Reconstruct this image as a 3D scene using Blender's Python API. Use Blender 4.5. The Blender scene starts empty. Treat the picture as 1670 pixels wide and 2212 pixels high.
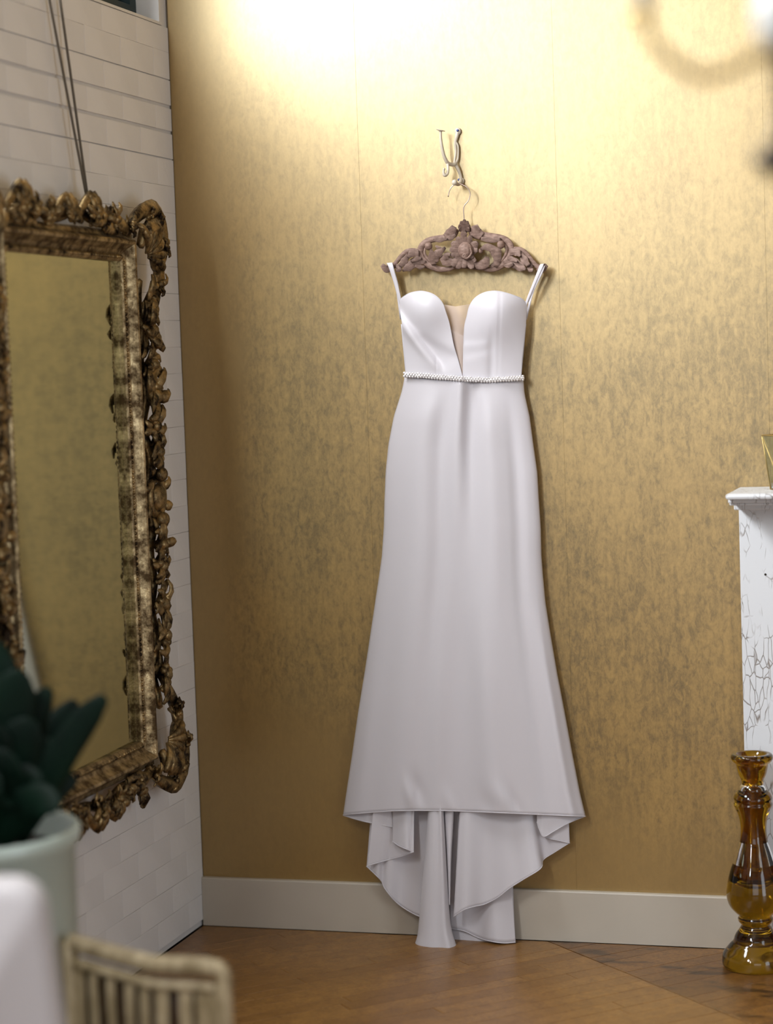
import bpy, math, random
import numpy as np
from mathutils import Matrix, Vector

SC = bpy.context.scene
COL = SC.collection
RND = random.Random(7)

# ------------------------------------------------------------------ camera
FPX, IW, IH = 4624.0, 1670, 2212
YAW, PITCH, ROLL = .2885, -.0717, .0348
CAM = np.array([2.151, -5.368, 1.525])
def _rot(a, p, r):
    ca, sa, cp, sp, cr, sr = math.cos(a), math.sin(a), math.cos(p), math.sin(p), math.cos(r), math.sin(r)
    return (np.array([[ca, -sa, 0], [sa, ca, 0], [0, 0, 1]]) @ np.array([[1, 0, 0], [0, cp, -sp], [0, sp, cp]])
            @ np.array([[cr, 0, sr], [0, 1, 0], [-sr, 0, cr]]))
ROT = _rot(YAW, PITCH, ROLL)
cd = bpy.data.cameras.new('camera')
cam = bpy.data.objects.new('camera', cd); COL.objects.link(cam)
cd.sensor_fit = 'VERTICAL'; cd.sensor_height = 36.0; cd.sensor_width = 36.0 * IW / IH
cd.lens = FPX / IH * 36.0
cd.clip_start = .05; cd.clip_end = 100
cd.dof.use_dof = True; cd.dof.focus_distance = 5.46; cd.dof.aperture_fstop = 1.40
right, fwd, up = ROT[:, 0], ROT[:, 1], ROT[:, 2]
m = Matrix.Identity(4)
for i in range(3):
    m[i][0], m[i][1], m[i][2], m[i][3] = right[i], up[i], -fwd[i], CAM[i]
cam.matrix_world = m
SC.camera = cam

# ------------------------------------------------------------------ world, light, exposure
w = bpy.data.worlds.new('world'); SC.world = w; w.use_nodes = True
w.node_tree.nodes['Background'].inputs[0].default_value = (.72, .84, 1.0, 1)
w.node_tree.nodes['Background'].inputs[1].default_value = .35
SC.view_settings.view_transform = 'Standard'; SC.view_settings.look = 'None'
SC.view_settings.gamma = 1.0; SC.view_settings.use_curve_mapping = False
SC.view_settings.exposure = 0.0
SC.cycles.sample_clamp_indirect = 6.0

def area(name, loc, direction, sx, sy, power, color):
    l = bpy.data.lights.new(name, 'AREA'); l.shape = 'RECTANGLE'; l.size = sx; l.size_y = sy
    l.energy = power; l.color = color
    o = bpy.data.objects.new(name, l); COL.objects.link(o)
    o.location = loc
    o.rotation_euler = Vector(direction).to_track_quat('-Z', 'Y').to_euler()
    return o
# daylight through the row of high windows in the left wall and through the shop front behind the camera
WIN = [(-.045, -2.1), (-2.5, -4.6), (-5.0, -7.1)]
WZ0, WZ1 = 2.42, 3.45
WPOW = (190, 520, 500)
for i, (a, b) in enumerate(WIN):
    area('daylight_high_window', (-.028, (a + b) / 2, (WZ0 + WZ1) / 2 + .02), (1, 0, 0), WZ1 - WZ0 - .08, abs(b - a) - .03, WPOW[i], (.93, .97, 1.0))
area('daylight_shop_front', (2.9, -7.9, 1.1), (0, 1, 0), 3.2, 1.5, 31, (.88, .93, 1.0))
area('daylight_side_window', (4.55, -3.4, 1.15), (-1, 0, 0), 1.5, 2.2, 52, (.80, .90, 1.0))

# ------------------------------------------------------------------ helpers: layout
def _ray(u, v): return ROT @ np.array([(u - 835) / FPX, 1, -(v - 1106) / FPX])
def PY(u, v, y):                     # point of the vertical plane Y = y
    d = _ray(u, v); return CAM + d * ((y - CAM[1]) / d[1])
def PX(u, v, x):                     # point of the plane X = x (parallel to the left wall)
    d = _ray(u, v); return CAM + d * ((x - CAM[0]) / d[0])
def PZ(u, v, z):                     # point of a horizontal plane
    d = _ray(u, v); return CAM + d * ((z - CAM[2]) / d[2])
def PD(u, v, d): return CAM + _ray(u, v) * d

def lerp(a, b, t): return a + (b - a) * t
def sm(t): t = min(1, max(0, t)); return t * t * (3 - 2 * t)
def poly(pts, n):
    """n points along a polyline, evenly by length"""
    p = np.array(pts, float); s = np.r_[0, np.cumsum(np.linalg.norm(np.diff(p, axis=0), axis=1))]
    q = np.linspace(0, s[-1], n)
    return np.stack([np.interp(q, s, p[:, k]) for k in range(p.shape[1])], 1)
def spline(pts, n):
    """Catmull-Rom through the points"""
    p = np.array(pts, float)
    if len(p) < 3: return poly(p, n)
    e = np.vstack([2 * p[0] - p[1], p, 2 * p[-1] - p[-2]])
    out = []
    for q in np.linspace(0, len(p) - 1 - 1e-6, n):
        i = int(q); t = q - i; a, b, c, d = e[i], e[i + 1], e[i + 2], e[i + 3]
        out.append(.5 * (2 * b + (c - a) * t + (2 * a - 5 * b + 4 * c - d) * t * t + (3 * b - a - 3 * c + d) * t ** 3))
    return np.array(out)

# ------------------------------------------------------------------ helpers: objects
WL = {}
def tag(o, label=None, cat=None, group=None, kind=None):
    if label: o['label'] = label
    if cat: o['category'] = cat
    if group: o['group'] = group
    if kind: o['kind'] = kind
    return o
def thing(name, label, cat, loc, group=None):
    o = bpy.data.objects.new(name, None); COL.objects.link(o); o.location = tuple(loc); o.empty_display_size = .1
    WL[o.name] = np.array(loc, float)
    return tag(o, label, cat, group)
class MB:
    def __init__(s): s.v = []; s.f = []
    def add(s, v, f):
        n = len(s.v); s.v += [tuple(map(float, p)) for p in v]; s.f += [tuple(i + n for i in q) for q in f]
    def box(s, lo, hi):
        (a, b, c), (d, e, g) = lo, hi
        s.add([(a, b, c), (d, b, c), (d, e, c), (a, e, c), (a, b, g), (d, b, g), (d, e, g), (a, e, g)],
              [(0, 3, 2, 1), (4, 5, 6, 7), (0, 1, 5, 4), (1, 2, 6, 5), (2, 3, 7, 6), (3, 0, 4, 7)])
    def tube(s, path, rad, seg=10, nrm=None, flat=1.0, rib=0, ribamp=.12, caps=True):
        """swept tube; nrm = reference normal; flat scales the radius along it"""
        p = np.array(path, float); n = len(p)
        r = np.interp(np.linspace(0, 1, n), np.linspace(0, 1, len(rad)), rad) if np.ndim(rad) else np.full(n, float(rad))
        t = np.gradient(p, axis=0); t /= np.linalg.norm(t, axis=1)[:, None] + 1e-12
        N = np.array(nrm if nrm is not None else (0.13, -1, .21), float)
        V, F = [], []
        for i in range(n):
            a = N - t[i] * (N @ t[i]); la = np.linalg.norm(a)
            if la < 1e-4: a = np.array([1., 0, 0]) - t[i] * t[i][0]; la = np.linalg.norm(a)
            a /= la; b = np.cross(t[i], a)
            for k in range(seg):
                th = 2 * math.pi * k / seg
                rr = r[i] * (1 + (ribamp * math.cos(rib * th) if rib else 0))
                V.append(p[i] + a * rr * flat * math.cos(th) + b * rr * math.sin(th))
        for i in range(n - 1):
            for k in range(seg):
                k2 = (k + 1) % seg
                F.append((i * seg + k, i * seg + k2, (i + 1) * seg + k2, (i + 1) * seg + k))
        if caps:
            c0, c1 = len(V), len(V) + 1
            V.append(p[0] - t[0] * r[0] * .5); V.append(p[-1] + t[-1] * r[-1] * .5)
            for k in range(seg):
                k2 = (k + 1) % seg
                F.append((c0, k2, k)); F.append((c1, (n - 1) * seg + k, (n - 1) * seg + k2))
        s.add(V, F)
    def blob(s, c, r, seg=12, rings=7, rot=None, rib=0, amp=.08):
        c = np.array(c, float); r = np.array(r, float) if np.ndim(r) else np.full(3, float(r)); V, F = [], []
        V.append((0, 0, 1.))
        for i in range(1, rings):
            ph = math.pi * i / rings
            for k in range(seg):
                th = 2 * math.pi * k / seg; q = 1 + (amp * math.cos(rib * th) if rib else 0)
                V.append((math.sin(ph) * math.cos(th) * q, math.sin(ph) * math.sin(th) * q, math.cos(ph)))
        V.append((0, 0, -1.))
        for k in range(seg):
            F.append((0, 1 + k, 1 + (k + 1) % seg))
            F.append((len(V) - 1, 1 + (rings - 2) * seg + (k + 1) % seg, 1 + (rings - 2) * seg + k))
        for i in range(rings - 2):
            for k in range(seg):
                a = 1 + i * seg; k2 = (k + 1) % seg
                F.append((a + k, a + seg + k, a + seg + k2, a + k2))
        V = np.array(V) * r
        if rot is not None: V = V @ np.array(rot).T
        s.add(V + c, F)
    def lathe(s, prof, c, seg=40, close=False):
        """prof: (radius, z) list; c: axis point"""
        V, F = [], []
        for r, z in prof:
            for k in range(seg):
                th = 2 * math.pi * k / seg; V.append((c[0] + r * math.cos(th), c[1] + r * math.sin(th), c[2] + z))
        for i in range(len(prof) - 1):
            for k in range(seg):
                k2 = (k + 1) % seg; F.append((i * seg + k, i * seg + k2, (i + 1) * seg + k2, (i + 1) * seg + k))
        if close:
            F.append(tuple(reversed(range(seg)))); n = (len(prof) - 1) * seg; F.append(tuple(range(n, n + seg)))
        s.add(V, F)
    def grid(s, G):
        """G[i][j] = point"""
        n, k = len(G), len(G[0]); V = [p for row in G for p in row]
        s.add(V, [(i * k + j, i * k + j + 1, (i + 1) * k + j + 1, (i + 1) * k + j) for i in range(n - 1) for j in range(k - 1)])
    def build(s, name, mat, parent=None, smooth=True, solid=0, offset=0, bevel=0, subd=0, autosm=None):
        org = WL.get(parent.name, np.zeros(3)) if parent else np.zeros(3)
        me = bpy.data.meshes.new(name)
        me.from_pydata([tuple(np.array(p) - org) for p in s.v], [], s.f); me.update()
        if mat: me.materials.append(mat)
        if smooth: me.polygons.foreach_set('use_smooth', [True] * len(me.polygons))
        o = bpy.data.objects.new(name, me); COL.objects.link(o)
        if parent: o.parent = parent
        WL[o.name] = org
        if subd: x = o.modifiers.new('sub', 'SUBSURF'); x.levels = x.render_levels = subd
        if solid: x = o.modifiers.new('sol', 'SOLIDIFY'); x.thickness = solid; x.offset = offset
        if bevel: x = o.modifiers.new('bev', 'BEVEL'); x.width = bevel; x.segments = 2; x.limit_method = 'ANGLE'
        return o

# ------------------------------------------------------------------ helpers: materials
def srgb(r, g, b):
    f = lambda c: (c / 255 / 12.92) if c / 255 <= .04045 else ((c / 255 + .055) / 1.055) ** 2.4
    return (f(r), f(g), f(b), 1)
class Mat:
    def __init__(s, name, **kw):
        s.m = bpy.data.materials.new(name); s.m.use_nodes = True; s.t = s.m.node_tree
        s.b = s.t.nodes['Principled BSDF']; s.out = s.t.nodes['Material Output']
        for k, v in kw.items(): s.set(k, v)
        s._co = None
    def set(s, k, v):
        k = {'color': 'Base Color', 'rough': 'Roughness', 'metal': 'Metallic', 'spec': 'Specular IOR Level', 'trans': 'Transmission Weight',
             'ior': 'IOR', 'coat': 'Coat Weight', 'coatr': 'Coat Roughness', 'sheen': 'Sheen Weight', 'sheenr': 'Sheen Roughness', 'sss': 'Subsurface Weight', 'alpha': 'Alpha'}.get(k, k)
        if hasattr(v, 'is_output'): s.t.links.new(v, s.b.inputs[k])
        else: s.b.inputs[k].default_value = v
    def node(s, kind, **kw):
        n = s.t.nodes.new(kind)
        for k, v in kw.items(): setattr(n, k, v)
        return n
    def link(s, a, b): s.t.links.new(a, b)
    def co(s, scale=(1, 1, 1), kind='Object', rot=(0, 0, 0)):
        tc = s.node('ShaderNodeTexCoord'); mp = s.node('ShaderNodeMapping')
        mp.inputs['Scale'].default_value = scale; mp.inputs['Rotation'].default_value = rot
        s.link(tc.outputs[kind], mp.inputs[0]); return mp.outputs[0]
    def noise(s, co, scale=5, detail=4, rough=.55, dist=0):
        n = s.node('ShaderNodeTexNoise'); s.link(co, n.inputs['Vector'])
        n.inputs['Scale'].default_value = scale; n.inputs['Detail'].default_value = detail
        n.inputs['Roughness'].default_value = rough; n.inputs['Distortion'].default_value = dist
        return n.outputs[0]
    def ramp(s, fac, stops):
        n = s.node('ShaderNodeValToRGB'); e = n.color_ramp.elements
        while len(e) < len(stops): e.new(.5)
        for i, (p, c) in enumerate(stops):
            e[i].position = p; e[i].color = c if np.ndim(c) else (c, c, c, 1)
        s.link(fac, n.inputs[0]); return n.outputs[0]
    def mix(s, fac, a, b, blend='MIX'):
        n = s.node('ShaderNodeMix', data_type='RGBA', blend_type=blend)
        for v, i in ((fac, 0), (a, 6), (b, 7)):
            if hasattr(v, 'is_output'): s.link(v, n.inputs[i])
            else: n.inputs[i].default_value = v
        return n.outputs[2]
    def math(s, op, a, b=0.0):
        n = s.node('ShaderNodeMath', operation=op)
        for v, i in ((a, 0), (b, 1)):
            if hasattr(v, 'is_output'): s.link(v, n.inputs[i])
            else: n.inputs[i].default_value = v
        return n.outputs[0]
    def bump(s, h, strength=.3, dist=.01):
        n = s.node('ShaderNodeBump'); n.inputs['Strength'].default_value = strength; n.inputs['Distance'].default_value = dist
        s.link(h, n.inputs['Height']); s.link(n.outputs[0], s.b.inputs['Normal'])

def m_simple(name, c, rough=.5, **kw): return Mat(name, color=c, rough=rough, **kw).m

def m_wallpaper():
    # saturated matt gold ground; the foil flakes on it are a pearly clear layer that only shows where light grazes it
    M = Mat('gold_foil_wallpaper')
    fine = M.noise(M.co((1, 1, .6)), 120, 5, .68)
    mid = M.noise(M.co((1, 1, .5)), 58, 8, .74, .5)
    big = M.noise(M.co((1, 1, .6)), 5, 3, .5)
    streak = M.noise(M.co((1, 1, .07)), 60, 3, .6)
    v = M.math('ADD', M.math('MULTIPLY', mid, .58), M.math('MULTIPLY', streak, .16))
    v = M.math('ADD', v, M.math('MULTIPLY', big, .26))
    flake = M.ramp(v, [(.41, 0.0), (.48, .42), (.52, .72), (.59, 1.0)])
    f2 = M.math('MULTIPLY', M.ramp(fine, [(.36, 0.0), (.62, 1.0)]), .30)
    fl = M.math('ADD', M.math('MULTIPLY', flake, .70), f2)
    # shade painted in: flake contrast fades towards left corner and foot, and higher up
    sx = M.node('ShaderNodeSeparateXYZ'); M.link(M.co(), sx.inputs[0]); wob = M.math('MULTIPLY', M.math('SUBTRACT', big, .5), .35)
    shade_mask = M.math('MULTIPLY', M.ramp(M.math('ADD', sx.outputs[0], wob), [(.10, 0), (.20, 1)]), M.ramp(M.math('ADD', M.math('ADD', sx.outputs[2], M.math('MULTIPLY', sx.outputs[0], .3)), wob), [(.55, 0), (.80, 1)]))
    shade_mask = M.math('MULTIPLY', shade_mask, M.ramp(M.math('MULTIPLY', sx.outputs[2], .4), [(.56, 1), (.84, .35)]))
    fl = M.math('ADD', .62, M.math('MULTIPLY', M.math('SUBTRACT', fl, .62), M.math('ADD', .18, M.math('MULTIPLY', shade_mask, .82))))
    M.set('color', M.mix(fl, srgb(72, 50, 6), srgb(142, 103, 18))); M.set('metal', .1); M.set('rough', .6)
    P = M.node('ShaderNodeBsdfPrincipled'); P.inputs['Base Color'].default_value = srgb(249, 231, 188)
    P.inputs['Metallic'].default_value = 1.0; P.inputs['Roughness'].default_value = .42
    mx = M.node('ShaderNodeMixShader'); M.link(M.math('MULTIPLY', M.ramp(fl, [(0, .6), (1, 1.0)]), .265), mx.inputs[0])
    M.link(M.b.outputs[0], mx.inputs[1]); M.link(P.outputs[0], mx.inputs[2]); M.link(mx.outputs[0], M.out.inputs[0])
    M.bump(M.math('ADD', M.math('MULTIPLY', flake, .6), M.math('MULTIPLY', fine, .7)), .15, .003)
    return M.m
def m_paint(name, c, scale=60, amp=.25, rough=.55, dirt=None):
    M = Mat(name, rough=rough)
    n = M.noise(M.co(), scale, 4); n2 = M.noise(M.co(), 3.5, 3)
    c2 = tuple(x * .9 for x in c[:3]) + (1,)
    col = M.mix(M.ramp(n2, [(.35, 0), (.7, 1)]), c2, c)
    if dirt: col = M.mix(M.ramp(M.noise(M.co(), 14, 6, .7), [(.60, 0), (.72, .7)]), col, dirt)
    M.set('color', col); M.bump(n, amp, .004)
    return M.m
def m_crackle():
    M = Mat('crackled_white_paint', rough=.5)
    co = M.co((1, 1, .34))
    no = M.node('ShaderNodeVectorMath', operation='ADD')
    nz = M.node('ShaderNodeTexNoise'); nz.inputs['Scale'].default_value = 30; M.link(co, nz.inputs['Vector'])
    sc = M.node('ShaderNodeVectorMath', operation='SCALE'); M.link(nz.outputs[1], sc.inputs[0]); sc.inputs['Scale'].default_value = .018
    M.link(co, no.inputs[0]); M.link(sc.outputs[0], no.inputs[1])
    vo = M.node('ShaderNodeTexVoronoi', feature='DISTANCE_TO_EDGE'); vo.inputs['Scale'].default_value = 64
    M.link(no.outputs[0], vo.inputs['Vector'])
    crack = M.ramp(vo.outputs['Distance'], [(0, .9), (.02, 0.6), (.05, 0.0)])
    gate = M.ramp(M.noise(M.co((1, 1, .5)), 16, 3), [(.44, 0), (.54, 1)])
    k = M.math('MULTIPLY', crack, gate)
    chips = M.ramp(M.noise(M.co((1, 1, .6)), 22, 5, .7), [(.74, 0), (.77, 1)])
    k = M.math('MAXIMUM', k, M.math('MULTIPLY', chips, .6))
    M.set('color', M.mix(k, srgb(204, 205, 208), srgb(112, 98, 86)))
    M.bump(M.math('SUBTRACT', 1.0, k), .5, .003)
    return M.m
def m_wood(name, base, dark, light, axis_scale, rough=.35, rnd=.5, stain=None):
    M = Mat(name, rough=rough)
    co = M.co(axis_scale)
    g = M.noise(co, 9, 6, .6, .4); g2 = M.noise(co, 38, 4, .6)
    col = M.mix(M.ramp(g, [(.3, 0), (.72, 1)]), dark, base)
    col = M.mix(M.math('MULTIPLY', M.ramp(g2, [(.42, 0), (.75, 1)]), .45), col, light)
    oi = M.node('ShaderNodeObjectInfo')
    col = M.mix(M.math('MULTIPLY', oi.outputs['Random'], rnd), col, dark)
    if stain:
        st = M.ramp(M.noise(M.co((3, 9, 3), rot=(0, 0, math.radians(45))), 1.6, 5, .62), [(.53, 0), (.63, 1)])
        col = M.mix(M.math('MULTIPLY', st, .8), col, stain)
    M.set('color', col); M.bump(g2, .06, .002)
    return M.m
def m_gilt(a=srgb(40, 29, 18), c=srgb(184, 156, 108), name='antique_gilt'):
    M = Mat(name, metal=.8, rough=.34)
    n = M.noise(M.co(), 26, 6, .68); n2 = M.noise(M.co(), 110, 3, .6)
    k = M.ramp(n, [(.40, 0), (.54, .5), (.68, 1)])
    M.set('color', M.mix(k, a, c))
    M.set('rough', M.ramp(n, [(.3, .62), (.7, .3)]))
    M.bump(n2, .35, .004)
    return M.m
def m_satin():
    M = Mat('ivory_satin', color=srgb(200, 195, 200), rough=.42, spec=.45)
    M.set('sheen', .25); M.set('sheenr', .4)
    M.bump(M.noise(M.co(), 420, 2, .5), .04, .001)
    return M.m
def m_tulle():
    M = Mat('sheer_tulle', color=srgb(240, 216, 202), rough=.8)
    tr = M.node('ShaderNodeBsdfTransparent'); mx = M.node('ShaderNodeMixShader'); mx.inputs[0].default_value = .46
    M.link(tr.outputs[0], mx.inputs[1]); M.link(M.b.outputs[0], mx.inputs[2]); M.link(mx.outputs[0], M.out.inputs[0])
    return M.m
def m_clear():
    M = Mat('clear_glass'); t = M.t
    tr = M.node('ShaderNodeBsdfTransparent'); gl = M.node('ShaderNodeBsdfGlossy'); gl.inputs['Roughness'].default_value = .03
    mx = M.node('ShaderNodeMixShader'); fr = M.node('ShaderNodeLayerWeight'); fr.inputs[0].default_value = .12
    tr.inputs[0].default_value = (.94, .97, .97, 1)
    M.link(fr.outputs[0], mx.inputs[0]); M.link(tr.outputs[0], mx.inputs[1]); M.link(gl.outputs[0], mx.inputs[2]); M.link(mx.outputs[0], M.out.inputs[0])
    return M.m
def m_carved():
    M = Mat('carved_wood', rough=.7)
    n = M.noise(M.co((1, 1, 2.5)), 70, 5, .65)
    M.set('color', M.mix(M.ramp(n, [(.3, 0), (.7, 1)]), srgb(96, 71, 60), srgb(146, 119, 106)))
    M.bump(M.noise(M.co((1, 1, 3)), 160, 4, .6), .16, .002)
    return M.m
def m_wicker():
    M = Mat('weathered_cane', rough=.6)
    n = M.noise(M.co((1, 1, .4)), 45, 5, .65)
    M.set('color', M.mix(M.ramp(n, [(.3, 0), (.72, 1)]), srgb(96, 80, 48), srgb(168, 152, 122)))
    M.bump(n, .4, .004); return M.m
def m_leaf():
    M = Mat('dark_green_leaf', rough=.55, spec=.12)
    n = M.noise(M.co((1, 1, .6)), 12, 3)
    M.set('color', M.mix(M.ramp(n, [(.3, 0), (.7, 1)]), srgb(3, 15, 10), srgb(7, 30, 19))); return M.m

MT = dict(
    wallpaper=m_wallpaper(), brick=m_paint('white_brick_paint', srgb(226, 224, 224), 55, .3, .6),
    mortar=m_paint('painted_mortar', srgb(216, 213, 211), 90, .4, .8),
    trim=m_paint('ivory_trim_paint', srgb(184, 174, 160), 30, .08, .45), plaster=m_paint('cream_plaster', srgb(118, 108, 94), 20, .1, .8),
    crackle=m_crackle(), gilt=m_gilt(), rail=m_gilt(srgb(84, 66, 42), srgb(206, 182, 138), 'pale_gilt'), satin=m_satin(), tulle=m_tulle(), clear=m_clear(), carved=m_carved(), wicker=m_wicker(), leaf=m_leaf(),
    mirror=m_simple('mirror_glass', (.60, .63, .48, 1), .06, metal=1.0),
    gap=m_simple('floor_underlay', srgb(40, 24, 12), .9),
    plank=m_wood('oak_plank', srgb(150, 107, 52), srgb(110, 74, 34), srgb(178, 136, 74), (3, 3, 3), .34, .55),
    plank_dark=m_wood('stained_oak_plank', srgb(138, 94, 44), srgb(86, 54, 24), srgb(186, 140, 74), (3, 3, 3), .32, .75, srgb(48, 32, 18)),
    steel=m_simple('dark_window_steel', srgb(34, 50, 52), .5, metal=.3), wire=m_simple('steel_wire', srgb(178, 160, 150), .3, metal=1.0),
    cord=m_simple('dark_grey_cord', srgb(92, 84, 72), .8), hook=m_paint('chipped_cream_enamel', srgb(186, 174, 156), 60, .3, .4, srgb(120, 96, 78)),
    screw=m_simple('blued_screw', srgb(60, 66, 110), .35, metal=.8), dark=m_simple('blackened_bronze', srgb(38, 28, 18), .45, metal=.6),
    brass=m_simple('aged_brass', srgb(186, 160, 104), .35, metal=.9), white=m_simple('white_ceramic', srgb(214, 212, 210), .4),
    sleeve=m_simple('candle_sleeve_ivory', srgb(158, 158, 156), .5),
    pot=m_simple('pale_celadon_glaze', srgb(166, 178, 171), .3), soil=m_simple('potting_soil', srgb(34, 26, 20), .95),
    linen=m_paint('white_slipcover_linen', srgb(176, 171, 173), 200, .1, .8),
    bead=m_simple('crystal_bead', srgb(232, 228, 228), .16, metal=.45),
    brown=m_simple('dark_turned_wood', srgb(70, 48, 30), .5),
    amber=Mat('amber_glass', color=srgb(166, 124, 26), rough=.04, trans=1.0, ior=1.46).m,
    black=m_simple('firebox_soot', srgb(26, 24, 23), .9),
)

# ------------------------------------------------------------------ the setting
RX, RY, RZ = 4.6, -8.0, 3.9
def struct(mb, name, mat, **k): o = mb.build(name, mat, smooth=False, **k); o['kind'] = 'structure'; return o
# back wall and its wallpaper drops
b = MB(); b.box((-.3, .004, -.05), (RX + .2, .2, RZ)); wall_back = struct(b, 'wall_back', MT['plaster'])
for k, (x0, x1) in enumerate([(0.0, .5159), (.5159, 1.0366), (1.0366, 1.5573), (1.5573, 2.078), (2.078, 2.5987), (2.5987, 3.1194), (3.1194, 3.64), (3.64, 4.16), (4.16, 4.6)]):
    g = .0002; d = .0035 if k % 2 else .0036
    b = MB(); b.box((x0 + g * .5, .004 - d, 0), (x1 - g * .5, .004, RZ))
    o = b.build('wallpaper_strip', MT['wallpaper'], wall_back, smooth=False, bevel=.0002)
# left wall with the high windows
b = MB(); T = -.30
b.box((T, RY, 0), (-.006, .004, WZ0)); b.box((T, RY, WZ1), (-.006, .004, RZ))
ys = [.004] + [y for ab in WIN for y in ab] + [RY]
for k in range(0, len(ys), 2): b.box((T, ys[k + 1], WZ0), (-.006, ys[k], WZ1))
wall_left = struct(b, 'wall_left', MT['mortar'])
# bricks, proud of the joints
ROW, Z0, BL = .0708, 2.1405, .216
def brick_mesh(dy, dz, seed):
    r = random.Random(seed); j = lambda a: r.uniform(-a, a)
    V, F = [], []
    for (x, e) in ((-.006, 0), (-.0005, .0), (0, .0007)):
        for (sy, sz) in ((-1, -1), (1, -1), (1, 1), (-1, 1)):
            V.append((x + (j(.0001) if e else 0), sy * (dy / 2 - e) + j(.0005), sz * (dz / 2 - e) + j(.0005)))
    for q in (0, 4):
        for k in range(4): F.append((q + k, q + (k + 1) % 4, q + 4 + (k + 1) % 4, q + 4 + k))
    F.append((8, 9, 10, 11))
    return V, F
BM = {}
def brick_data(dy, dz, seed):
    key = (round(dy, 4), round(dz, 4), seed)
    if key not in BM:
        V, F = brick_mesh(dy, dz, seed); me = bpy.data.meshes.new('brick'); me.from_pydata(V, [], F); me.materials.append(MT['brick']); BM[key] = me
    return BM[key]
far = MB()
for row in range(-31, 5):
    zb, zt = Z0 + ROW * row, Z0 + ROW * (row + 1)
    if zb < 0: zb = .002
    if zt > WZ0 - .002: zt = WZ0 - .002
    if zt - zb < .02: continue
    gz = {0: .012, -1: .006, 1: .006}.get(row, .0006)
    gy = .0006
    y = -.0015 - (0 if row % 2 else BL / 2); first = row % 2 == 0
    spans = ([(-.0015, y)] if first else []) + [(y - BL * k, y - BL * (k + 1)) for k in range(40)]
    for (ya, yb) in spans:
        if yb < RY: break
        dy, dz = abs(yb - ya) - gy, (zt - zb) - gz
        c = (0, (ya + yb) / 2, (zb + zt) / 2)
        if yb > -1.55:
            o = bpy.data.objects.new('brick', brick_data(dy, dz, RND.randrange(3))); COL.objects.link(o)
            o.parent = wall_left; o.location = c
        else:
            V, F = brick_mesh(dy, dz, RND.randrange(3)); far.add([(p[0], p[1] + c[1], p[2] + c[2]) for p in V], F)
o = far.build('brickwork', MT['brick'], wall_left, smooth=False); o['kind'] = 'stuff'
# windows in the left wall: painted sill and reveal, dark steel frame, panes
for n, (a, c) in enumerate(WIN):
    b = MB(); b.box((T, c, WZ0 - .001), (.002, a, WZ0 + .006))
    win = struct(b, 'window_%d' % (n + 1), MT['white'])
    for (ya, yb) in ((a, a - .012), (c + .012, c)):
        j = MB(); j.box((T, yb, WZ0 + .006), (-.001, ya, WZ1)); j.build('window_reveal', MT['white'], win, smooth=False)
    fx0, fx1 = -.105, -.065
    f = MB(); f.box((fx0, c + .012, WZ0 + .006), (fx1, a - .012, WZ0 + .05)); f.box((fx0, c + .012, WZ1 - .05), (fx1, a - .012, WZ1))
    for yy in (a - .012, c + .052): f.box((fx0, yy - .04, WZ0 + .05), (fx1, yy, WZ1 - .05))
    fr = f.build('window_frame', MT['steel'], win, smooth=False)
    npan = 4; wd = (a - c - .104) / npan
    for i in range(npan):
        y1 = a - .052 - i * wd; y0 = y1 - wd
        if i:
            q = MB(); q.box((fx0 + .005, y1 - .012, WZ0 + .05), (fx1 - .005, y1 + .012, WZ1 - .05)); q.build('mullion', MT['steel'], win, smooth=False)
        q = MB(); q.box((-.087, y0 + .012 * (i < npan - 1), WZ0 + .05), (-.083, y1 - .012 * (i > 0), WZ1 - .05)); q.build('pane', MT['clear'], win, smooth=False)
# right wall, ceiling, front wall with the shop-front opening
b = MB(); b.box((RX, RY, 0), (RX + .2, -4.6, RZ)); b.box((RX, -2.2, 0), (RX + .2, .004, RZ)); b.box((RX, -4.6, 0), (RX + .2, -2.2, .35)); b.box((RX, -4.6, 1.95), (RX + .2, -2.2, RZ)); struct(b, 'wall_right', MT['plaster'])
b = MB(); b.box((RX + .06, -4.6, .35), (RX + .1, -2.2, .40)); b.box((RX + .06, -4.6, 1.90), (RX + .1, -2.2, 1.95))
for y in (-4.6, -3.425, -2.25): b.box((RX + .06, y, .40), (RX + .1, y + .05, 1.90))
win = struct(b, 'window_4', MT['steel'])
for y in (-4.55, -3.375): q = MB(); q.box((RX + .078, y, .40), (RX + .082, y + 1.125, 1.90)); q.build('pane', MT['clear'], win, smooth=False)
b = MB(); b.box((T, RY - .2, RZ), (RX + .2, .2, RZ + .2)); struct(b, 'ceiling', MT['plaster'])
b = MB(); b.box((T, RY - .2, 0), (1.2, RY, RZ)); b.box((1.2, RY - .2, 0), (RX + .2, RY, .3)); b.box((1.2, RY - .2, 2.8), (RX + .2, RY, RZ)); struct(b, 'wall_front', MT['plaster'])
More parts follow.
